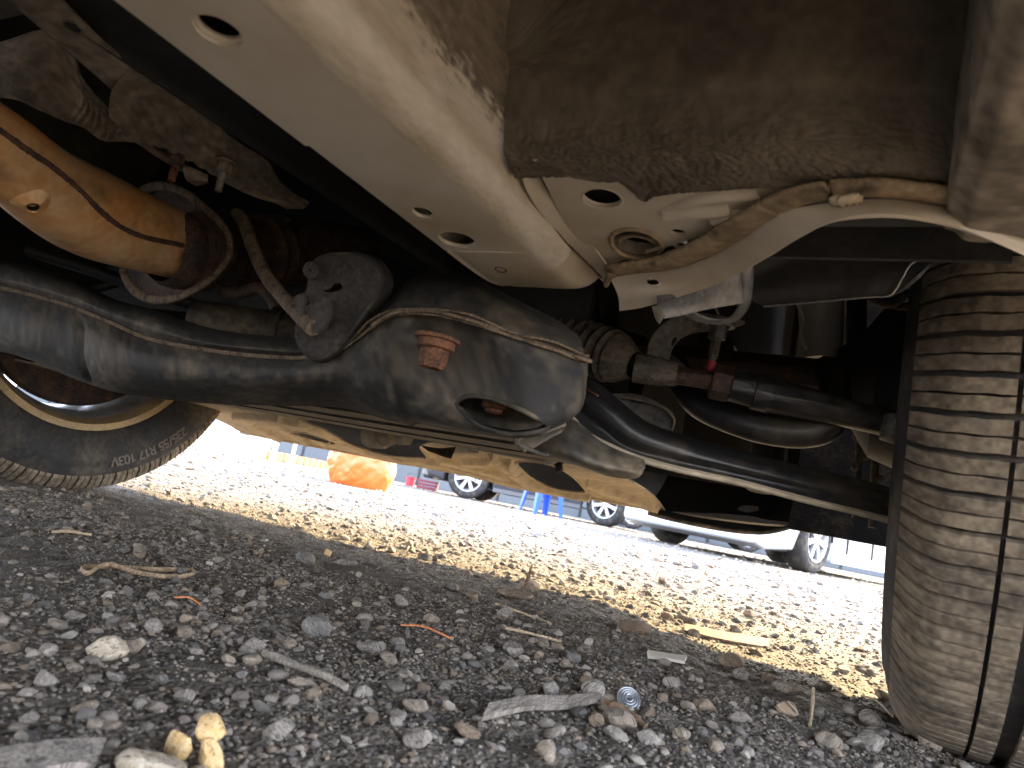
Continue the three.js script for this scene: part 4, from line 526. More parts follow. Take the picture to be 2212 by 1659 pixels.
// ---------------------------------------------------------------- gravel ground
const gh = (x, z) => { // height of the ground
  const near = 1 / (1 + .02 * (x * x + z * z));
  let h = .010 * (fbm(x * 1.7 + 9, z * 1.7 + 4, 0, 3, 101) - .5) * 2 * near + .02 * (fbm(x * .3, z * .3, 0, 2, 105) - .5) * Math.min(1, Math.hypot(x, z) / 6) * near;
  if (Math.abs(x - .6) < 2.6 && z > -1.8 && z < 3) h += .009 * (fbm(x * 18, z * 18, 0, 3, 102) - .5) + .006 * (fbm(x * 80, z * 80, 0, 3, 103) - .5) * (1 - .15 * sst(-.1, .2, z));
  h += .018 * Math.exp(-((x - .02) ** 2 / .03 + (z + .36) ** 2 / .006)); // gravel pushed up behind the tyre
  return h; };
const gravelMap = tex(1024, (u, v) => { const w = worley(u * 90, v * 90, 90, 111), q = worley(u * 40, v * 40, 40, 113), a = fbm(u * 10, v * 10, 10, 4, 112), b = hash(Math.floor(q[0] * 0 + u * 90), Math.floor(v * 90), 3); const s = .8 + .28 * (clamp(1 - w[0] * 1.2) - .4) + .22 * (fbm(u * 200, v * 200, 200, 2, 117) - .5); const c = mix3([.095, .079, .06], [.16, .137, .107], clamp(a * 1.6 - .3)); return c.map(x => enc(clamp(x * s))); }, true, .42);
const groundMat = std({ map: gravelMap, roughness: 1, bumpMap: T.sand, bumpScale: .003 });
{
  const axis = (a, b, st, lim, gr) => { const o = []; for (let v = a; v <= b; v += st) o.push(v); let d = st; const lo = [], hi = []; for (let v = a - st; v > -lim;) { lo.push(v); d *= gr; v -= d; } lo.push(-lim); d = st; for (let v = o.at(-1) + st; v < lim;) { hi.push(v); d *= gr; v += d; } hi.push(lim); return [...lo.reverse(), ...o, ...hi]; };
  const xs = axis(-.15, 1.0, .0035, 260, 1.05), zs = axis(-.62, .35, .0035, 260, 1.05), pos = [], uv = [], idx = [];
  for (const z of zs) for (const x of xs) { pos.push(x, gh(x, z), z); uv.push(x, z); }
  const W = xs.length; for (let j = 0; j < zs.length - 1; j++) for (let i = 0; i < W - 1; i++) { const a = j * W + i; idx.push(a, a + W, a + 1, a + 1, a + W, a + W + 1); }
    const m = part('ground', finish(pos, uv, idx), groundMat, scene); m.userData.kind = 'structure';
}
// stone shapes: rounded lumps cut by random planes
function stoneGeo(det, cuts, flat, s) {
  seed = 1000 + s * 77; let g = new THREE.IcosahedronGeometry(1, det); g.deleteAttribute('normal'); g.deleteAttribute('uv'); g = mergeVertices(g, 1e-4);
  const P = g.attributes.position, pl = Array.from({ length: cuts }, () => [V(rr(-1, 1), rr(-1, 1), rr(-1, 1)).normalize(), rr(.52, .86)]), sc = V(rr(.8, 1.25), rr(.55, .85), rr(.75, 1.1));
  for (let i = 0; i < P.count; i++) { const p = V(P.getX(i), P.getY(i), P.getZ(i)); p.multiplyScalar(1 + .22 * (fbm(p.x * 1.4 + s * 3, p.y * 1.4 + p.z * 1.7, 0, 2, s) - .5)); for (const [n, d] of pl) { const k = p.dot(n) - d; if (k > 0) p.addScaledVector(n, -k * .93); } p.multiply(sc); p.multiplyScalar(1 + .05 * (vnoise(p.x * 7 + s, p.y * 7 + p.z * 6, 0, s + 2) - .5)); P.setXYZ(i, p.x, p.y, p.z); }
  const uv = new Float32Array(P.count * 2); for (let i = 0; i < P.count; i++) { uv[i * 2] = P.getX(i) * .03 + P.getY(i) * .012; uv[i * 2 + 1] = P.getZ(i) * .03 + P.getY(i) * .021; } g.setAttribute('uv', new THREE.BufferAttribute(uv, 2));
  return toCreasedNormals(g, flat);
}
const stones = Array.from({ length: 14 }, (_, k) => stoneGeo(3, 9, .45, k + 1)), small = Array.from({ length: 8 }, (_, k) => stoneGeo(2, 11, .3, k + 40));
const stoneMap = (base, dust, s) => dirty(base, dust, .42, { n: 256, size: .035, f: 4, s, speck: .45, dark: .9 });
const sM = [std({ map: stoneMap([.15, .133, .117], [.27, .243, .208], 201), roughness: .95, bumpMap: T.grain, bumpScale: .0008 }), std({ map: stoneMap([.16, .13, .097], [.26, .22, .172], 203), roughness: .95, bumpMap: T.grain, bumpScale: .0008 }), std({ map: stoneMap([.105, .1, .094], [.2, .184, .164], 205), roughness: .95, bumpMap: T.grain, bumpScale: .0008 }), std({ map: stoneMap([.17, .12, .08], [.25, .193, .137], 207), roughness: .95, bumpMap: T.grain, bumpScale: .0008 })];
const pale = std({ map: stoneMap([.36, .30, .22], [.5, .45, .36], 209), roughness: .95, bumpMap: T.grain, bumpScale: .0006 }), gold = std({ map: stoneMap([.5, .32, .12], [.6, .45, .25], 211), roughness: .8 });
{ // the mass of small gravel
  seed = 4242; const cols = [[.17, .15, .128], [.2, .176, .148], [.245, .212, .172], [.13, .12, .108], [.22, .175, .128], [.3, .27, .23]], mat = std({ color: 0xffffff, roughness: 1, bumpMap: T.grain, bumpScale: .0006 });
  const list = small.map(() => []);
  const add = (x, z, r) => { list[Math.floor(rnd() * small.length)].push([x, z, r]); };
  const tyreHit = (x, z) => Math.abs(x) < .12 && Math.abs(z) < .10 || Math.abs(x - TRACK) < .12 && Math.abs(z) < .1;
  const patchy = (x, z) => fbm(x * 5 + 3, z * 5 + 7, 0, 3, 131);
  const seen = (x, z) => { const q = toPx(V(x, 0, z)); return q[0] > -350 && q[0] < 2560 && q[1] < 2000; };
  for (let i = 0; i < 420000; i++) { // shaded foreground: mostly crumbs, few pebbles
    const x = rr(-.3, 1.6), z = rr(-.66, .45), d = Math.hypot(x - .157, z + .84); if (tyreHit(x, z) || !seen(x, z)) continue; const k = patchy(x, z) - .45 * sst(-.12, .2, z); if (rnd() > .14 + 1.5 * (k - .36)) continue; if (rnd() > 1.15 / (.45 + d * 1.1)) continue;
    const b = rnd(); add(x, z, (b < .86 ? rr(.0006, .0016) : b < .978 ? rr(.0014, .0028) : rr(.0028, .006)) * (d > 1 ? 1.25 : 1)); }
  for (let i = 0; i < 30000; i++) { const x = rr(-.5, 2.3), z = rr(.0, 1.3); add(x, z, rr(.0010, .0026)); }
  for (let i = 0; i < 9000; i++) { const x = rr(-1.5, 3.5), z = rr(.15, 4.5); if (rnd() < .2 + .8 * sst(.2, 1.6, z)) add(x, z, .0018 + .0065 * Math.pow(rnd(), 3)); }
  for (let i = 0; i < 5000; i++) { const d = .9 + 3.5 * rnd(), a = rr(-.5, .75), x = .157 + Math.sin(a + .3) * d, z = -.84 + Math.cos(a + .3) * d; if (z > .25) add(x, z, rr(.003, .0095)); }
  for (let i = 0; i < 8000; i++) { const a = rr(-.55, 1.05), d = 3 + 14 * Math.pow(rnd(), 1.3), x = .15 + Math.sin(a + .48 - .25) * d, z = -.84 + Math.cos(a + .48 - .25) * d; add(x, z, .005 + .016 * Math.pow(rnd(), 2.4)); }
  const g = new THREE.Group(), Mx = new THREE.Matrix4(), q = new THREE.Quaternion(), e = new THREE.Euler(), c = new THREE.Color();
  g.name = 'gravel'; g.userData = { kind: 'stuff', label: 'loose grey gravel covering the ground', category: 'gravel' }; scene.add(g);
  small.forEach((geo, k) => { const L = list[k], im = new THREE.InstancedMesh(geo, mat, L.length); im.name = 'crumbs'; im.userData = { kind: 'stuff' }; im.castShadow = im.receiveShadow = true;
    L.forEach(([x, z, r], i) => { e.set(rr(-.6, .6), rr(0, 6.28), rr(-.6, .6)); q.setFromEuler(e); const s = r * rr(.85, 1.2); Mx.compose(V(x, gh(x, z) + r * rr(-.1, .45), z), q, V(s, s * rr(.7, 1), s)); im.setMatrixAt(i, Mx); const cc = cols[Math.floor(rnd() * cols.length)], b = rr(.7, 1.2); im.setColorAt(i, c.setRGB(cc[0] * b, cc[1] * b, cc[2] * b)); });
    g.add(im); });
}
{ // single stones: [px, py, width in px, material]
  const put = (x, z, r, m, k, label, group, tall = 1) => { const s = solo('stone', stones[k % stones.length], m, label, 'stone', group); s.position.set(x, gh(x, z) + r * .42, z); s.rotation.set(rr(-.3, .3), rr(0, 6.28), rr(-.3, .3)); s.scale.set(r, r * tall, r); return s; };
  const here = [[660, 1212, 52, 2], [745, 1222, 40, 0], [865, 1300, 44, 0], [885, 1180, 26, 3], [845, 1187, 24, 3], [912, 1202, 26, 3], [1020, 1292, 36, 3], [1140, 1275, 58, 3], [680, 1362, 74, 2], [545, 1408, 52, 0], [487, 1440, 38, 1], [420, 1420, 30, 0], [330, 1368, 44, 0], [400, 1380, 48, 1], [290, 1402, 44, 1], [540, 1440, 40, 1], [95, 1475, 64, 0], [160, 1448, 34, 1], [250, 1458, 36, 0], [100, 1420, 40, 0], [445, 1555, 46, 1], [402, 1508, 44, 0], [235, 1580, 36, 1], [600, 1590, 56, 0], [520, 1470, 34, 2],
    [800, 1405, 56, 0], [838, 1430, 46, 1], [780, 1500, 50, 0], [900, 1530, 54, 1], [860, 1545, 40, 0], [1010, 1575, 54, 3], [905, 1610, 60, 0], [1105, 1410, 56, 0], [1170, 1395, 34, 1], [1200, 1400, 34, 1], [1160, 1425, 30, 3], [1235, 1420, 40, 2], [1100, 1445, 34, 0], [1220, 1440, 30, 1], [1265, 1475, 30, 3], [1190, 1500, 50, 0], [1230, 1520, 36, 1], [1285, 1505, 64, 0], [1315, 1512, 46, 1], [1250, 1540, 40, 2], [1120, 1530, 48, 0], [1340, 1565, 70, 1], [1285, 1562, 40, 3], [1400, 1600, 56, 0], [1470, 1600, 40, 1], [1520, 1530, 42, 3], [1180, 1640, 60, 1], [1450, 1480, 40, 0], [1545, 1620, 42, 1],
    [1580, 1432, 50, 3], [1630, 1405, 30, 3], [1600, 1460, 40, 0], [1700, 1490, 54, 1], [2000, 1545, 50, 1], [2060, 1568, 62, 0], [2165, 1572, 50, 1], [2100, 1585, 56, 1], [1955, 1540, 48, 3], [1880, 1560, 50, 0], [2200, 1625, 70, 0], [2010, 1610, 60, 1], [1660, 1470, 32, 3], [1500, 1370, 30, 1], [1440, 1335, 26, 3], [1860, 1395, 26, 3], [1620, 1330, 26, 3], [1700, 1545, 60, 3], [1765, 1545, 30, 2], [1590, 1560, 36, 0], [1790, 1600, 52, 1], [1880, 1610, 56, 0], [1840, 1540, 40, 0], [1920, 1530, 44, 1], [1990, 1510, 46, 0], [1910, 1505, 36, 3], [2040, 1530, 40, 1], [2020, 1560, 54, 0], [2120, 1560, 46, 3], [2080, 1545, 44, 1], [2140, 1600, 60, 0], [2190, 1590, 56, 3], [1960, 1580, 44, 0], [1780, 1480, 36, 1], [1820, 1450, 34, 0], [1950, 1470, 30, 3], [2060, 1600, 50, 0], [1320, 1590, 34, 0], [1060, 1470, 28, 1], [960, 1480, 30, 0], [1000, 1440, 26, 2], [700, 1450, 30, 0], [640, 1480, 36, 1], [580, 1520, 36, 0], [300, 1520, 40, 0], [180, 1540, 44, 1], [60, 1560, 50, 0], [350, 1470, 28, 2], [620, 1400, 30, 1], [860, 1385, 30, 0], [930, 1340, 34, 1], [790, 1335, 30, 0], [1010, 1240, 22, 3], [1090, 1330, 30, 0], [980, 1270, 30, 2], [560, 1300, 34, 0], [610, 1260, 28, 3], [470, 1275, 30, 0], [390, 1240, 26, 2], [330, 1290, 30, 0], [230, 1250, 30, 2], [160, 1330, 34, 0], [60, 1290, 30, 2], [510, 1340, 34, 1], [440, 1330, 28, 0], [700, 1290, 30, 2], [110, 1240, 24, 0], [300, 1200, 22, 3], [180, 1180, 20, 0], [560, 1190, 22, 3], [470, 1210, 24, 0]];
  const names = ['grey angular stone lying in the shaded gravel', 'brownish grey stone lying in the shaded gravel', 'dark grey stone half sunk in the shaded gravel', 'small reddish brown stone on the gravel under the car'];
  seed = 99; here.forEach(([px, py, w, m], i) => { const p = AY(px, py, .004), r = w * p.clone().sub(CAM.p).dot(cF) / CAM.f / 2 * 1.1; put(p.x, p.z, r, sM[m], i * 5 + m, names[m], ['grey stones', 'brownish stones', 'dark stones', 'reddish stones'][m], rr(.8, 1)); });
  // scattered ones in the sunlit strip
  for (let i = 0; i < 90; i++) { const x = rr(-.6, 2.6), z = rr(.3, 2.8); put(x, z, rr(.007, .017), sM[i % 4], i * 3, 'small stone lying in the sunlit gravel', 'stones in the sun', rr(.7, 1)); }
  { const p = AY(236, 1396, .008); put(p.x, p.z, .0108, pale, 3, 'single pale cream stone standing out from the grey gravel', undefined, .95); const q = AY(330, 1645, .008); put(q.x, q.z, .0125, pale, 6, 'rounded pale stone beside the yellow lump', undefined, .9); }
}
// ---------------------------------------------------------------- litter on the gravel
{
  const gr = (px, py, h = .004) => { const p = AY(px, py, .005); p.y = gh(p.x, p.z) + h; return p; };
  const wood = (a, b, s) => std({ map: dirty(a, b, .45, { n: 256, size: .05, s, f: 4, stretch: 6, speck: .4 }), roughness: .9, bumpMap: T.grain, bumpScale: .0008 });
  const grey = wood([.16, .14, .115], [.27, .24, .2], 401), tan = wood([.32, .24, .15], [.45, .36, .24], 403), brown = wood([.10, .065, .04], [.2, .13, .08], 405), orange = wood([.42, .12, .04], [.5, .2, .08], 407);
  solo('twig', tube([gr(570, 1417), gr(640, 1448, .006), gr(700, 1475, .006), gr(745, 1497, .004)], s => .0029 * (1 - .25 * s), { seg: 40, rad: 9, rough: .35 }), grey, 'straight grey twig lying between stones on the shaded gravel', 'twig');
  solo('wooden_lath', patch([[gr(1040, 1562, .007), gr(1130, 1549, .008), gr(1220, 1534, .008), gr(1302, 1522, .006)], [gr(1052, 1545, .010), gr(1130, 1533, .011), gr(1220, 1522, .011), gr(1290, 1514, .008)]], { nu: 50, nv: 8, th: .0035, bump: (u, v) => .0006 * (vnoise(u * 40, v * 5, 0, 7) - .5) }), grey, 'flat grey wooden lath lying on the gravel beside a metal cap', 'lath');
  solo('dark_stick', tube([gr(1304, 1528, .004), gr(1345, 1545, .006), gr(1395, 1568, .004)], s => .004 * (1 - .4 * s), { seg: 24, rad: 8, rough: .5 }), brown, 'dark splintered stick leaning against a large stone', 'stick');
  solo('rubber_band', tube([gr(180, 1224, .004), gr(250, 1222, .005), gr(330, 1232, .004), gr(410, 1236, .005), gr(416, 1243, .005), gr(380, 1246, .004), gr(300, 1238, .005), gr(230, 1228, .006), gr(190, 1236, .004)], .0013, { seg: 140, rad: 8, closed: true, sq: 1.7 }), wood([.2, .145, .085], [.3, .22, .14], 411), 'flattened loop of tan band lying on the gravel', 'band');
  const straw = (P, r, m, label, kind = 'straw') => solo(kind, tube(P, r, { seg: 24, rad: 7, rough: .4 }), m, label, 'straw');
  straw([gr(375, 1297), gr(405, 1300, .006), gr(432, 1307)], .0007, orange, 'short orange straw lying near a whitish stone');
  straw([gr(866, 1353, .004), gr(915, 1368, .006), gr(972, 1387, .004)], .0009, orange, 'long orange-brown straw lying across the shaded gravel');
  straw([gr(1090, 1366, .004), gr(1150, 1378, .005), gr(1212, 1388, .005)], .0014, tan, 'pale curved straw on the compact dirt');
  straw([gr(1070, 1305, .003), gr(1120, 1322, .004), gr(1190, 1347, .003)], .0014, tan, 'long pale straw lying flat near the edge of the shadow');
  straw([gr(1750, 1562, .002), gr(1752, 1545, .016), gr(1751, 1538, .022)], .0014, tan, 'short pale straw stub sticking up from the gravel');
  straw([gr(115, 1137, .004), gr(150, 1142, .005), gr(200, 1146, .004)], .0018, tan, 'thick pale straw lying behind the tan band');
  straw([gr(1860, 1505, .006), gr(1890, 1520, .008), gr(1930, 1545, .006)], .0009, tan, 'fine pale straw lying against the pile of stones at the tyre');
  solo('wood_strip', patch([[gr(1400, 1420, .006), gr(1440, 1426, .007), gr(1478, 1436, .006)], [gr(1398, 1414, .009), gr(1440, 1419, .010), gr(1482, 1428, .009)]], { nu: 20, nv: 4, th: .003 }), std({ color: new THREE.Color().setRGB(.55, .52, .45), roughness: .8 }), 'pale whitish strip of wood on the shaded gravel', 'strip');
  solo('brown_lath', patch([[gr(1478, 1364, .004), gr(1560, 1379, .005), gr(1660, 1391, .005)], [gr(1478, 1357, .010), gr(1560, 1371, .011), gr(1662, 1382, .010)]], { nu: 40, nv: 6, th: .003 }), brown, 'thin brown lath lying along the edge of the shadow', 'lath');
  solo('brown_lath', patch([[gr(1335, 1361, .004), gr(1380, 1366, .005), gr(1402, 1369, .004)], [gr(1335, 1353, .011), gr(1380, 1358, .012), gr(1404, 1362, .010)]], { nu: 20, nv: 6, th: .006 }), brown, 'short thick brown piece of wood in the shadow', 'lath');
  solo('grey_board', patch([[gr(-60, 1690, .007), gr(60, 1684, .008), gr(150, 1672, .008), gr(205, 1660, .005)], [gr(-60, 1655, .009), gr(60, 1646, .011), gr(150, 1634, .011), gr(226, 1612, .008)]], { nu: 30, nv: 8, th: .004 }), sM[0], 'flat grey sliver of board close to the yellow lumps', 'board');
  solo('leaf_blade', patch([[gr(1124, 1283, .004), gr(1131, 1284, .004)], [gr(1130, 1280, .022), gr(1138, 1281, .021)], [gr(1138, 1278, .043), gr(1140, 1278, .043)]], { nu: 4, nv: 12, th: .0006 }), brown, 'pointed dry leaf blade standing upright at the edge of the shadow', 'leaf');
  { // tile shard at the shadow's edge
    const s = solo('tile_shard', stones[2], sM[3], 'flat reddish brown tile shard below the dry leaf blade', 'shard'), p = gr(1110, 1283, .004); s.position.copy(p); s.rotation.y = .45; s.scale.set(.034, .011, .016); }
  { // yellow lumps
    const o = thing('yellow_lump', 'cluster of three golden yellow lumps in the gravel', 'lump', undefined, gr(420, 1622, -.0035)); [[.0045, .0150, .003, .0080], [-.0075, .0085, .0, .0085], [.0085, .0055, -.003, .0075]].forEach(([x, y, z, r], i) => { const m = part('lump', stones[4 + i], gold, o); m.position.copy(cR.clone().multiplyScalar(x)).add(V(0, y, 0)).addScaledVector(cF, z); m.scale.setScalar(r); m.rotation.set(i, i * 2, .3 * i); });
    const c = solo('yellow_cube', new RoundedBoxGeometry(.009, .009, .009, 2, .0016), gold, 'tiny yellow cube among the grey stones', 'cube'); c.position.copy(gr(708, 1196, .008)); c.rotation.set(.2, .5, .1); }
  { // ribbed metal cap
    const o = thing('metal_cap', 'small shiny ribbed metal cap half buried beside the wooden lath', 'cap', undefined, gr(1356, 1522, .006)), st = std({ color: new THREE.Color().setRGB(.4, .42, .45), roughness: .4, metalness: .9 }); const ax = V(-.35, .55, -.6).normalize();
    for (let k = 0; k < 4; k++) { const t = new THREE.TorusGeometry(.0085 - k * .0019, .0007, 8, 36); t.applyQuaternion(new THREE.Quaternion().setFromUnitVectors(V(0, 0, 1), ax)); part('ridge', t, st, o).position.copy(ax.clone().multiplyScalar(k * .0006)); } part('disc', turn(ax.clone().multiplyScalar(-.001), ax, [[0, .001], [0, .0085], [.001, .0085], [.001, .001]], 32), st, o); }
}
// ---------------------------------------------------------------- the yard beyond: parked cars, bag, chair, tarpaulin, wall
const paint = (c, o = {}) => new THREE.MeshPhysicalMaterial({ color: new THREE.Color().setRGB(...c), roughness: .45, clearcoat: .8, clearcoatRoughness: .12, side: THREE.DoubleSide, ...o });
const F = { glass: new THREE.MeshPhysicalMaterial({ color: 0x0b0e10, roughness: .08, clearcoat: 1 }), trim: std({ color: 0x17181a, roughness: .6 }), tyre: std({ map: M.tyre.map, color: 0xffffff, roughness: .9 }), rim: std({ color: new THREE.Color().setRGB(.3, .31, .33), roughness: .4, metalness: .5 }), lampRed: std({ color: new THREE.Color().setRGB(.35, .01, .015), roughness: .25 }), lamp: std({ color: 0xd8dcde, roughness: .15 }), plate: std({ color: 0xd0d0c8, roughness: .5 }) };
const farTyre = turn(V(0, 0, -.11), V(0, 0, .11), [[.02, .215], [.0, .24], [-.005, .28], [.01, .315], [.03, .33], [.19, .33], [.21, .315], [.225, .28], [.22, .24], [.2, .215]], 48, .8);
const farRim = (() => { const l = [turn(V(0, 0, -.1), V(0, 0, .11), [[0, .19], [.02, .2], [.18, .2], [.20, .215], [.21, .222], [.205, .205], [.18, .192], [.06, .18], [.06, .001]], 48, .5), turn(V(0, 0, .06), V(0, 0, .12), [[0, .06], [.03, .055], [.035, .03], [.035, .001]], 24)]; for (let k = 0; k < 7; k++) { const b = new THREE.BoxGeometry(.042, .155, .03, 1, 3, 1); for (let i = 0; i < b.attributes.position.count; i++) { const y = b.attributes.position.getY(i); b.attributes.position.setX(i, b.attributes.position.getX(i) * (1 + 3.2 * (y + .08))); } b.translate(0, .125, .085); b.rotateZ(k / 7 * Math.PI * 2); l.push(b); } return l; })();
const farDisc = turn(V(0, 0, -.02), V(0, 0, .02), [[0, .001], [0, .17], [.02, .17], [.02, .001]], 32);
// local axes of a parked car: x to its nose, y up, z to the side that faces us; origin between the axles on the ground
function parkedCar(name, label, { front, rear, side, pm, wheelR = .33, H = 1.47, len = [.86, .92], sill = .2, boxy = 0, steer = 0, low = null }) {
  const ax = V(front.x - rear.x, 0, front.z - rear.z), wb = ax.length(); ax.normalize(); const n = V(-ax.z, 0, ax.x).multiplyScalar(side); // towards us
  const g = thing(name, label, 'car', undefined, front.clone().add(rear).multiplyScalar(.5).addScaledVector(n, -.76)); g.quaternion.setFromRotationMatrix(new THREE.Matrix4().makeBasis(ax, V(0, 1, 0), ax.clone().cross(V(0, 1, 0))));
  const zs = Math.sign(ax.clone().cross(V(0, 1, 0)).dot(n)), f = wb / 2 + len[0], r = -wb / 2 - len[1], W = .87, aR = wheelR + .055, pts = [];
  const v2 = (x, y) => new THREE.Vector2(x, y);
  const arc = (cx) => Array.from({ length: 15 }, (_, i) => v2(cx - aR * Math.cos(i / 14 * Math.PI), wheelR + aR * Math.sin(i / 14 * Math.PI)));
  const base = [v2(r + .1, sill + .06), v2(-wb / 2 - aR, sill + .02), ...arc(-wb / 2), v2(-wb / 2 + aR + .02, sill), v2(wb / 2 - aR - .02, sill), ...arc(wb / 2), v2(wb / 2 + aR + .02, sill + .03), v2(f - .2, sill - .01), v2(f - .06, sill + .04)];
  const top = [v2(f, .45), v2(f - .02, .62), v2(f - .16, .74), v2(wb / 2 - .35, .93), v2(-wb / 2 - .3, .98), v2(r + .12 * (1 - boxy), .97), v2(r, .75), v2(r + .02, .42)];
  const shape = new THREE.Shape([...base, ...top]);
  const bg = new THREE.ExtrudeGeometry(shape, { depth: W * 2 - .12, bevelEnabled: true, bevelThickness: .06, bevelSize: .045, bevelOffset: -.045, bevelSegments: 4, curveSegments: 6 }); bg.translate(0, 0, -W + .06); { // nose and tail taper in plan
    const P = bg.attributes.position; for (let i = 0; i < P.count; i++) { const x = P.getX(i), k = Math.max(sst(f - .6, f, x), .7 * sst(r + .5, r, x)); P.setZ(i, P.getZ(i) * (1 - .16 * k * k)); const y = P.getY(i); P.setZ(i, P.getZ(i) * (1 + .03 * Math.sin(clamp((y - .2) / .8) * 3.1) - .04 * sst(.5, .2, y))); } bg.computeVertexNormals(); }
  const body = part('body', toCreasedNormals(bg, .5), pm, g);
  part('underside', box(r + .25, f - .25, sill + .012, sill + .03, -W + .14, W - .14), F.trim, g);
  const cab = new THREE.Shape([v2(wb / 2 - .42, .92), v2(wb / 2 - 1.0, H - .06), v2(wb / 2 - 1.2, H - .01), v2(-wb / 2 + .3, H), v2(-wb / 2 - (boxy ? .5 : 0), H - .06), v2(r + (boxy ? .1 : .45), .96)]); const cg = new THREE.ExtrudeGeometry(cab, { depth: 1.3, bevelEnabled: true, bevelThickness: .08, bevelSize: .03, bevelSegments: 3 }); cg.translate(0, 0, -.65); part('cabin', cg, pm, g);
  for (const s of [-1, 1]) for (const [x0, x1] of [[wb / 2 - .62, wb / 2 - 1.28], [wb / 2 - 1.36, -wb / 2 + .2]]) { const w = new THREE.Shape([v2(x0, .97), v2(Math.min(x0, wb / 2 - .98), H - .1), v2(x1, H - .09), v2(x1, .99)]); const wg = new THREE.ExtrudeGeometry(w, { depth: .012, bevelEnabled: false }); wg.translate(0, 0, s * .735 - .006); part('window', wg, F.glass, g); }
  { const w = new THREE.Shape([v2(-.6, .95), v2(-.52, H - .1), v2(.52, H - .1), v2(.6, .95)]); void w; }
  part('windscreen', patch([[V(wb / 2 - .46, .95, -.6), V(wb / 2 - .44, .95, 0), V(wb / 2 - .46, .95, .6)], [V(wb / 2 - .98, H - .08, -.54), V(wb / 2 - .96, H - .08, 0), V(wb / 2 - .98, H - .08, .54)]], { nu: 12, nv: 6, th: .004, linear: true, bump: () => .03 }), F.glass, g);
  for (const s of [-1, 1]) {
    part('side_sill', box(-wb / 2 + aR + .03, wb / 2 - aR - .03, sill - .012, sill + .075, s * (W - .055) - .03, s * (W - .055) + .03, .012), low || pm, g);
    for (const x of [wb / 2 - .66, wb / 2 - 1.32, -wb / 2 + .12]) part('door_gap', box(x - .004, x + .004, sill + .1, .95, s * (W + .006) - .009, s * (W + .006) + .009), F.trim, g);
    for (const x of [wb / 2 - 1.18, -wb / 2 + .28]) part('door_handle', box(x - .09, x + .09, .80, .835, s * (W + .022) - .014, s * (W + .022) + .014, .008), pm, g);
    part('crease', tube([V(-wb / 2 + .45, .50, s * (W + .012)), V(0, .49, s * (W + .014)), V(wb / 2 - .5, .47, s * (W + .012))], .008, { seg: 16, rad: 6 }), pm, g);
    for (const x of [-wb / 2, wb / 2]) { const w = new THREE.Group(); w.name = 'wheel'; w.position.set(x, wheelR, s * .76); w.rotation.y = (s < 0 ? Math.PI : 0) + (x > 0 ? steer : 0); w.scale.setScalar(wheelR / .33); g.add(w); part('tyre', farTyre, F.tyre, w); part('rim', farRim, F.rim, w); part('brake_disc', farDisc, M.rustDark, w); const wl = patch(Array.from({ length: 13 }, (_, i) => [V(x - (aR - .006) * Math.cos(i / 12 * Math.PI), wheelR + (aR - .006) * Math.sin(i / 12 * Math.PI), s * .5), V(x - (aR - .006) * Math.cos(i / 12 * Math.PI), wheelR + (aR - .006) * Math.sin(i / 12 * Math.PI), s * (W - .02))]), { nu: 2, nv: 24, th: .006 }); part('wheel_arch', wl, F.trim, g); }
    part('headlamp', new RoundedBoxGeometry(.2, .12, .34, 3, .04).translate(f - .16, .66, s * .56), F.lamp, g); part('tail_lamp', new RoundedBoxGeometry(.14, .16, .3, 3, .04).translate(r + .09, .78, s * .62), F.lampRed, g);
  }
  for (const [x, nm] of [[f - .08, 'front_bumper'], [r + .08, 'rear_bumper']]) part(nm, new RoundedBoxGeometry(.2, .22, 1.42, 4, .06).translate(x, Math.max(.27, sill + .12), 0), pm, g);
  part('grille', new RoundedBoxGeometry(.04, .12, .8, 2, .015).translate(f + .008, .58, 0), F.trim, g); part('lower_intake', new RoundedBoxGeometry(.05, .1, 1.0, 2, .02).translate(f - .005, .32, 0), F.trim, g); part('number_plate', new RoundedBoxGeometry(.02, .11, .45, 2, .004).translate(r - .02, .5, 0), F.plate, g);
  return g;
}
const gp = (px, py, s = 1) => { const p = AY(px, py, 0); return V(CAM.p.x + (p.x - CAM.p.x) * s, 0, CAM.p.z + (p.z - CAM.p.z) * s); };
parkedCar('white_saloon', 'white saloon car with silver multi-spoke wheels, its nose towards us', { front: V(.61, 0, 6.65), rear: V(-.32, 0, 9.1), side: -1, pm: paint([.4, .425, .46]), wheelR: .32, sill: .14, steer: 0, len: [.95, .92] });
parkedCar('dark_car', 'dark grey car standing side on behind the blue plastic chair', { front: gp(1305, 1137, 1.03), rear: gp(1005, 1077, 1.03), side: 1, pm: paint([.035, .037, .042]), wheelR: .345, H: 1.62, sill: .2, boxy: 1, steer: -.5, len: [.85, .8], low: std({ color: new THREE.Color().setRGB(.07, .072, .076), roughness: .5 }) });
parkedCar('pale_hatchback', 'pale blue-grey hatchback parked behind the green crate', { front: V(4.9, 0, 15.6), rear: V(2.4, 0, 16.3), side: -1, pm: paint([.5, .56, .6]), boxy: 1 });
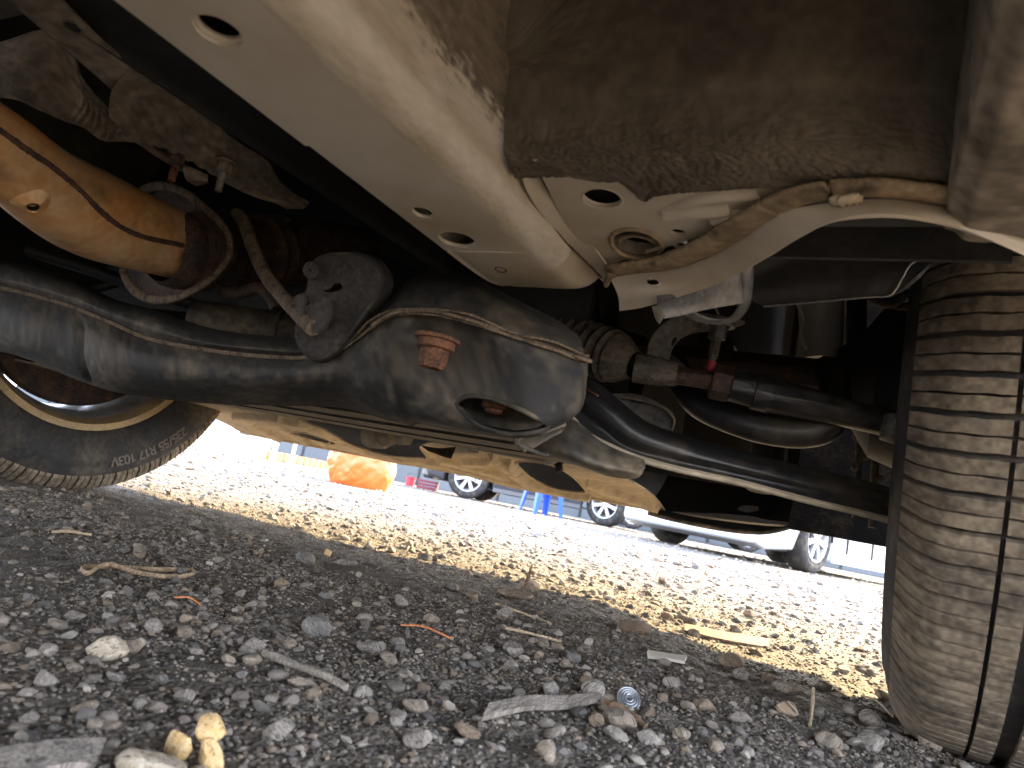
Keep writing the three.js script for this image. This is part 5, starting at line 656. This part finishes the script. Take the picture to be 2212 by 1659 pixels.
{ // orange plastic bag, full, slumped on the gravel
  const b = gp(772, 1052, 1), g = new THREE.IcosahedronGeometry(1, 24); g.deleteAttribute('normal'); g.deleteAttribute('uv'); const h = mergeVertices(g, 1e-5), P = h.attributes.position;
  for (let i = 0; i < P.count; i++) { const p = V(P.getX(i), P.getY(i), P.getZ(i)), a = Math.atan2(p.z, p.x); const wr = .13 * Math.abs(fbm(a * 2.2 + 20, p.y * 2.5 + p.x * 1.2, 0, 4, 301) - .5) * 2 + .05 * (vnoise(a * 5 + p.y * 3, p.y * 2, 0, 305) - .5); let k = 1 + wr - .06; const top = sst(.35, 1, p.y); k *= 1 - .45 * top + .12 * top * Math.sin(a * 9); const y = Math.max(-.62, p.y * 1.0); P.setXYZ(i, p.x * k * .27 + .03 * Math.max(0, p.y), (y + .62) * .27 * (1 + .25 * top), p.z * k * .22); }
  h.computeVertexNormals();
  const m = new THREE.MeshPhysicalMaterial({ color: new THREE.Color().setRGB(.7, .2, .04), roughness: .42, transmission: .4, thickness: 0, side: THREE.DoubleSide, sheen: 0 });
  const o = thing('plastic_bag', 'crumpled orange plastic bag standing full on the gravel', 'bag', undefined, b); o.rotation.y = .4; part('bag_body', h, m, o); part('knot', tube([V(0, .5, 0), V(.03, .56, .01), V(-.03, .6, .02), V(.05, .66, -.02)], s => .03 - .018 * Math.sin(s * 3), { seg: 20, rad: 12, rough: 1 }), m, o); part('contents', new RoundedBoxGeometry(.26, .24, .2, 3, .06).translate(0, .14, 0), std({ color: 0x6b4a30, roughness: .9 }), o); part('contents', new RoundedBoxGeometry(.16, .2, .2, 3, .05).rotateZ(.4).translate(-.08, .22, .02), std({ color: 0x9a2f2a, roughness: .8 }), o);
}
{ // blue plastic chair
  const c = gp(1166, 1112, .98), o = thing('plastic_chair', 'bright blue plastic chair with tapered channel legs', 'chair', undefined, V(c.x, 0, c.z)); o.rotation.y = .95; const m = std({ color: new THREE.Color().setRGB(.03, .10, .62), roughness: .4 });
  for (const [x, z] of [[-.22, -.22], [.22, -.22], [-.22, .22], [.22, .22]]) { const sx = Math.sign(x), sz = Math.sign(z); part('leg', [patch([[V(x, .0, z), V(x - sx * .045, 0, z)], [V(x * .82, .43, z * .82), V(x * .82 - sx * .085, .43, z * .82)]], { nu: 4, nv: 8, th: .006, linear: true }), patch([[V(x, .0, z), V(x, 0, z - sz * .045)], [V(x * .82, .43, z * .82), V(x * .82, .43, z * .82 - sz * .085)]], { nu: 4, nv: 8, th: .006, linear: true })], m, o); }
  part('seat', new RoundedBoxGeometry(.44, .03, .44, 3, .012).translate(0, .44, 0), m, o); part('backrest', patch([[V(-.2, .45, -.19), V(0, .45, -.22), V(.2, .45, -.19)], [V(-.21, .65, -.24), V(0, .65, -.28), V(.21, .65, -.24)], [V(-.17, .84, -.29), V(0, .88, -.33), V(.17, .84, -.29)]], { nu: 16, nv: 12, th: .008 }), m, o);
  for (const s of [-1, 1]) part('armrest', tube([V(s * .23, .44, .18), V(s * .25, .64, .16), V(s * .25, .66, -.1), V(s * .21, .66, -.24)], .018, { seg: 24, rad: 10, sq: .5 }), m, o);
}
{ // white tarpaulin over a heap, posts, brick edging, wall
  const a = gp(330, 948, 1), b = gp(575, 992, 1), n = 9, base = Array.from({ length: n }, (_, i) => a.clone().lerp(b, i / (n - 1)));
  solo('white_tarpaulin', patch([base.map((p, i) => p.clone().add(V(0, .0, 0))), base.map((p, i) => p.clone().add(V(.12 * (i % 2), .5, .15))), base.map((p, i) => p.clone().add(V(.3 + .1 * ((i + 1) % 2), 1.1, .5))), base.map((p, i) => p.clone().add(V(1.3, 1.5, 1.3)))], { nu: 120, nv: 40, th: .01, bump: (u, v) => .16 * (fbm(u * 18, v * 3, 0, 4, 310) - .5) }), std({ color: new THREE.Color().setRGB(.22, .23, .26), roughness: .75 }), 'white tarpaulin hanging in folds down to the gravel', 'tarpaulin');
  for (const [px, py] of [[587, 999], [628, 1000]]) { const p = gp(px, py, .9), o = thing('white_post', 'thin white metal post standing in front of the brick edging', 'post', 'white posts', p); part('shaft', turn(V(0, 0, 0), V(0, 1.6, 0), [[0, .028], [1.6, .028], [1.6, .001]], 16), F.plate, o); part('foot', turn(V(0, -.005, 0), V(0, .1, 0), [[0, .001], [0, .07], [.012, .07], [.02, .03]], 20), F.plate, o); }
  const w0 = gp(560, 990, 1.05), w1 = gp(735, 1018, 1.05); const dir = w1.clone().sub(w0).normalize(), o = thing('brick_edging', 'row of terracotta bricks set on edge along the ground', 'bricks', undefined, w0), L = w0.distanceTo(w1), bm = [std({ color: new THREE.Color().setRGB(.42, .15, .06), roughness: .9 }), std({ color: new THREE.Color().setRGB(.36, .12, .05), roughness: .9 })];
  o.rotation.y = Math.atan2(-dir.z, dir.x); const bgeo = new RoundedBoxGeometry(.19, .14, .1, 2, .012); for (let i = 0; i * .21 < L; i++) { const m = part(i ? `brick_${String(i).padStart(3, '0')}` : 'brick', bgeo, bm[i % 2], o); m.position.set(.1 + i * .21, .068 + .006 * (i % 3), .01 * (i % 2)); }
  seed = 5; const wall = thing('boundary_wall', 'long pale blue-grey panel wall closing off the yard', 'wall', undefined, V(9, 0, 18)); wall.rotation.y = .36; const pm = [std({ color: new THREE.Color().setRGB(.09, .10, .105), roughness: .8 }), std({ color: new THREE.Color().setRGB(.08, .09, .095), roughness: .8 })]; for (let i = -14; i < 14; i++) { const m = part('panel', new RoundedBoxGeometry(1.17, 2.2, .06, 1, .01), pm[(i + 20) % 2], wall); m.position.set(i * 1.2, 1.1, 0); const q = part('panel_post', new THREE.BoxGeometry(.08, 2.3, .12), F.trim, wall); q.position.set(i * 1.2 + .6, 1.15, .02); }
}
{ // small things on the ground by the dark car
  const red = std({ color: new THREE.Color().setRGB(.45, .035, .06), roughness: .45 }), p = gp(884, 1050, 1.0);
  const bk = thing('red_bucket', 'small red plastic bucket on the gravel behind the orange bag', 'bucket', undefined, p); part('pail', turn(V(0, 0, 0), V(0, .3, 0), [[0, .001], [0, .075], [.17, .095], [.175, .102], [.165, .1], [.165, .088], [.01, .07], [.01, .001]], 28), red, bk); part('bail', tube([V(-.095, .16, 0), V(-.08, .22, 0), V(0, .25, 0), V(.08, .22, 0), V(.095, .16, 0)], .004, { seg: 20, rad: 6 }), F.trim, bk);
  const p2 = gp(922, 1058, 1.0), cr = thing('dark_red_crate', 'low dark red slatted crate beside the red bucket', 'crate', undefined, p2); cr.rotation.y = .4; const dr = std({ color: new THREE.Color().setRGB(.16, .02, .035), roughness: .6 }); for (const y of [.03, .09, .15]) { for (const z of [-.12, .12]) part('slat', box(-.18, .18, y - .022, y + .022, z - .008, z + .008, .004), dr, cr); for (const x of [-.18, .18]) part('slat', box(x - .008, x + .008, y - .022, y + .022, -.12, .12, .004), dr, cr); } part('crate_floor', box(-.18, .18, .005, .015, -.12, .12), dr, cr);
  const gc = (name, label, p, col, ry, s) => { const c = thing(name, label, 'crate', undefined, p); c.rotation.y = ry; c.scale.setScalar(s); const m = std({ color: new THREE.Color().setRGB(...col), roughness: .55 }); for (const [x0, x1, z0, z1] of [[-.26, .26, -.18, -.165], [-.26, .26, .165, .18], [-.26, -.245, -.165, .165], [.245, .26, -.165, .165]]) { part('rail', box(x0, x1, .0, .05, z0, z1, .004), m, c); part('rail', box(x0, x1, .19, .26, z0, z1, .004), m, c); const n = x1 - x0 > .1 ? 5 : 4; for (let i = 0; i < n; i++) { const t = i / (n - 1); part('upright', x1 - x0 > .1 ? box(lerp(x0, x1 - .04, t), lerp(x0, x1 - .04, t) + .04, .05, .19, z0 + .002, z1 - .002) : box(x0 + .002, x1 - .002, .05, .19, lerp(z0, z1 - .04, t), lerp(z0, z1 - .04, t) + .04), m, c); } } part('crate_floor', box(-.24, .24, .004, .012, -.16, .16), m, c); };
  gc('green_crate', 'green plastic crate on the ground between the dark car and the white saloon', gp(1380, 1142, 1.25), [.16, .32, .05], .3, 1); gc('teal_crate', 'teal plastic crate beyond the dark car', gp(1310, 1118, 1.3), [.03, .32, .36], .2, .9);
}
renderer.render(scene, camera);
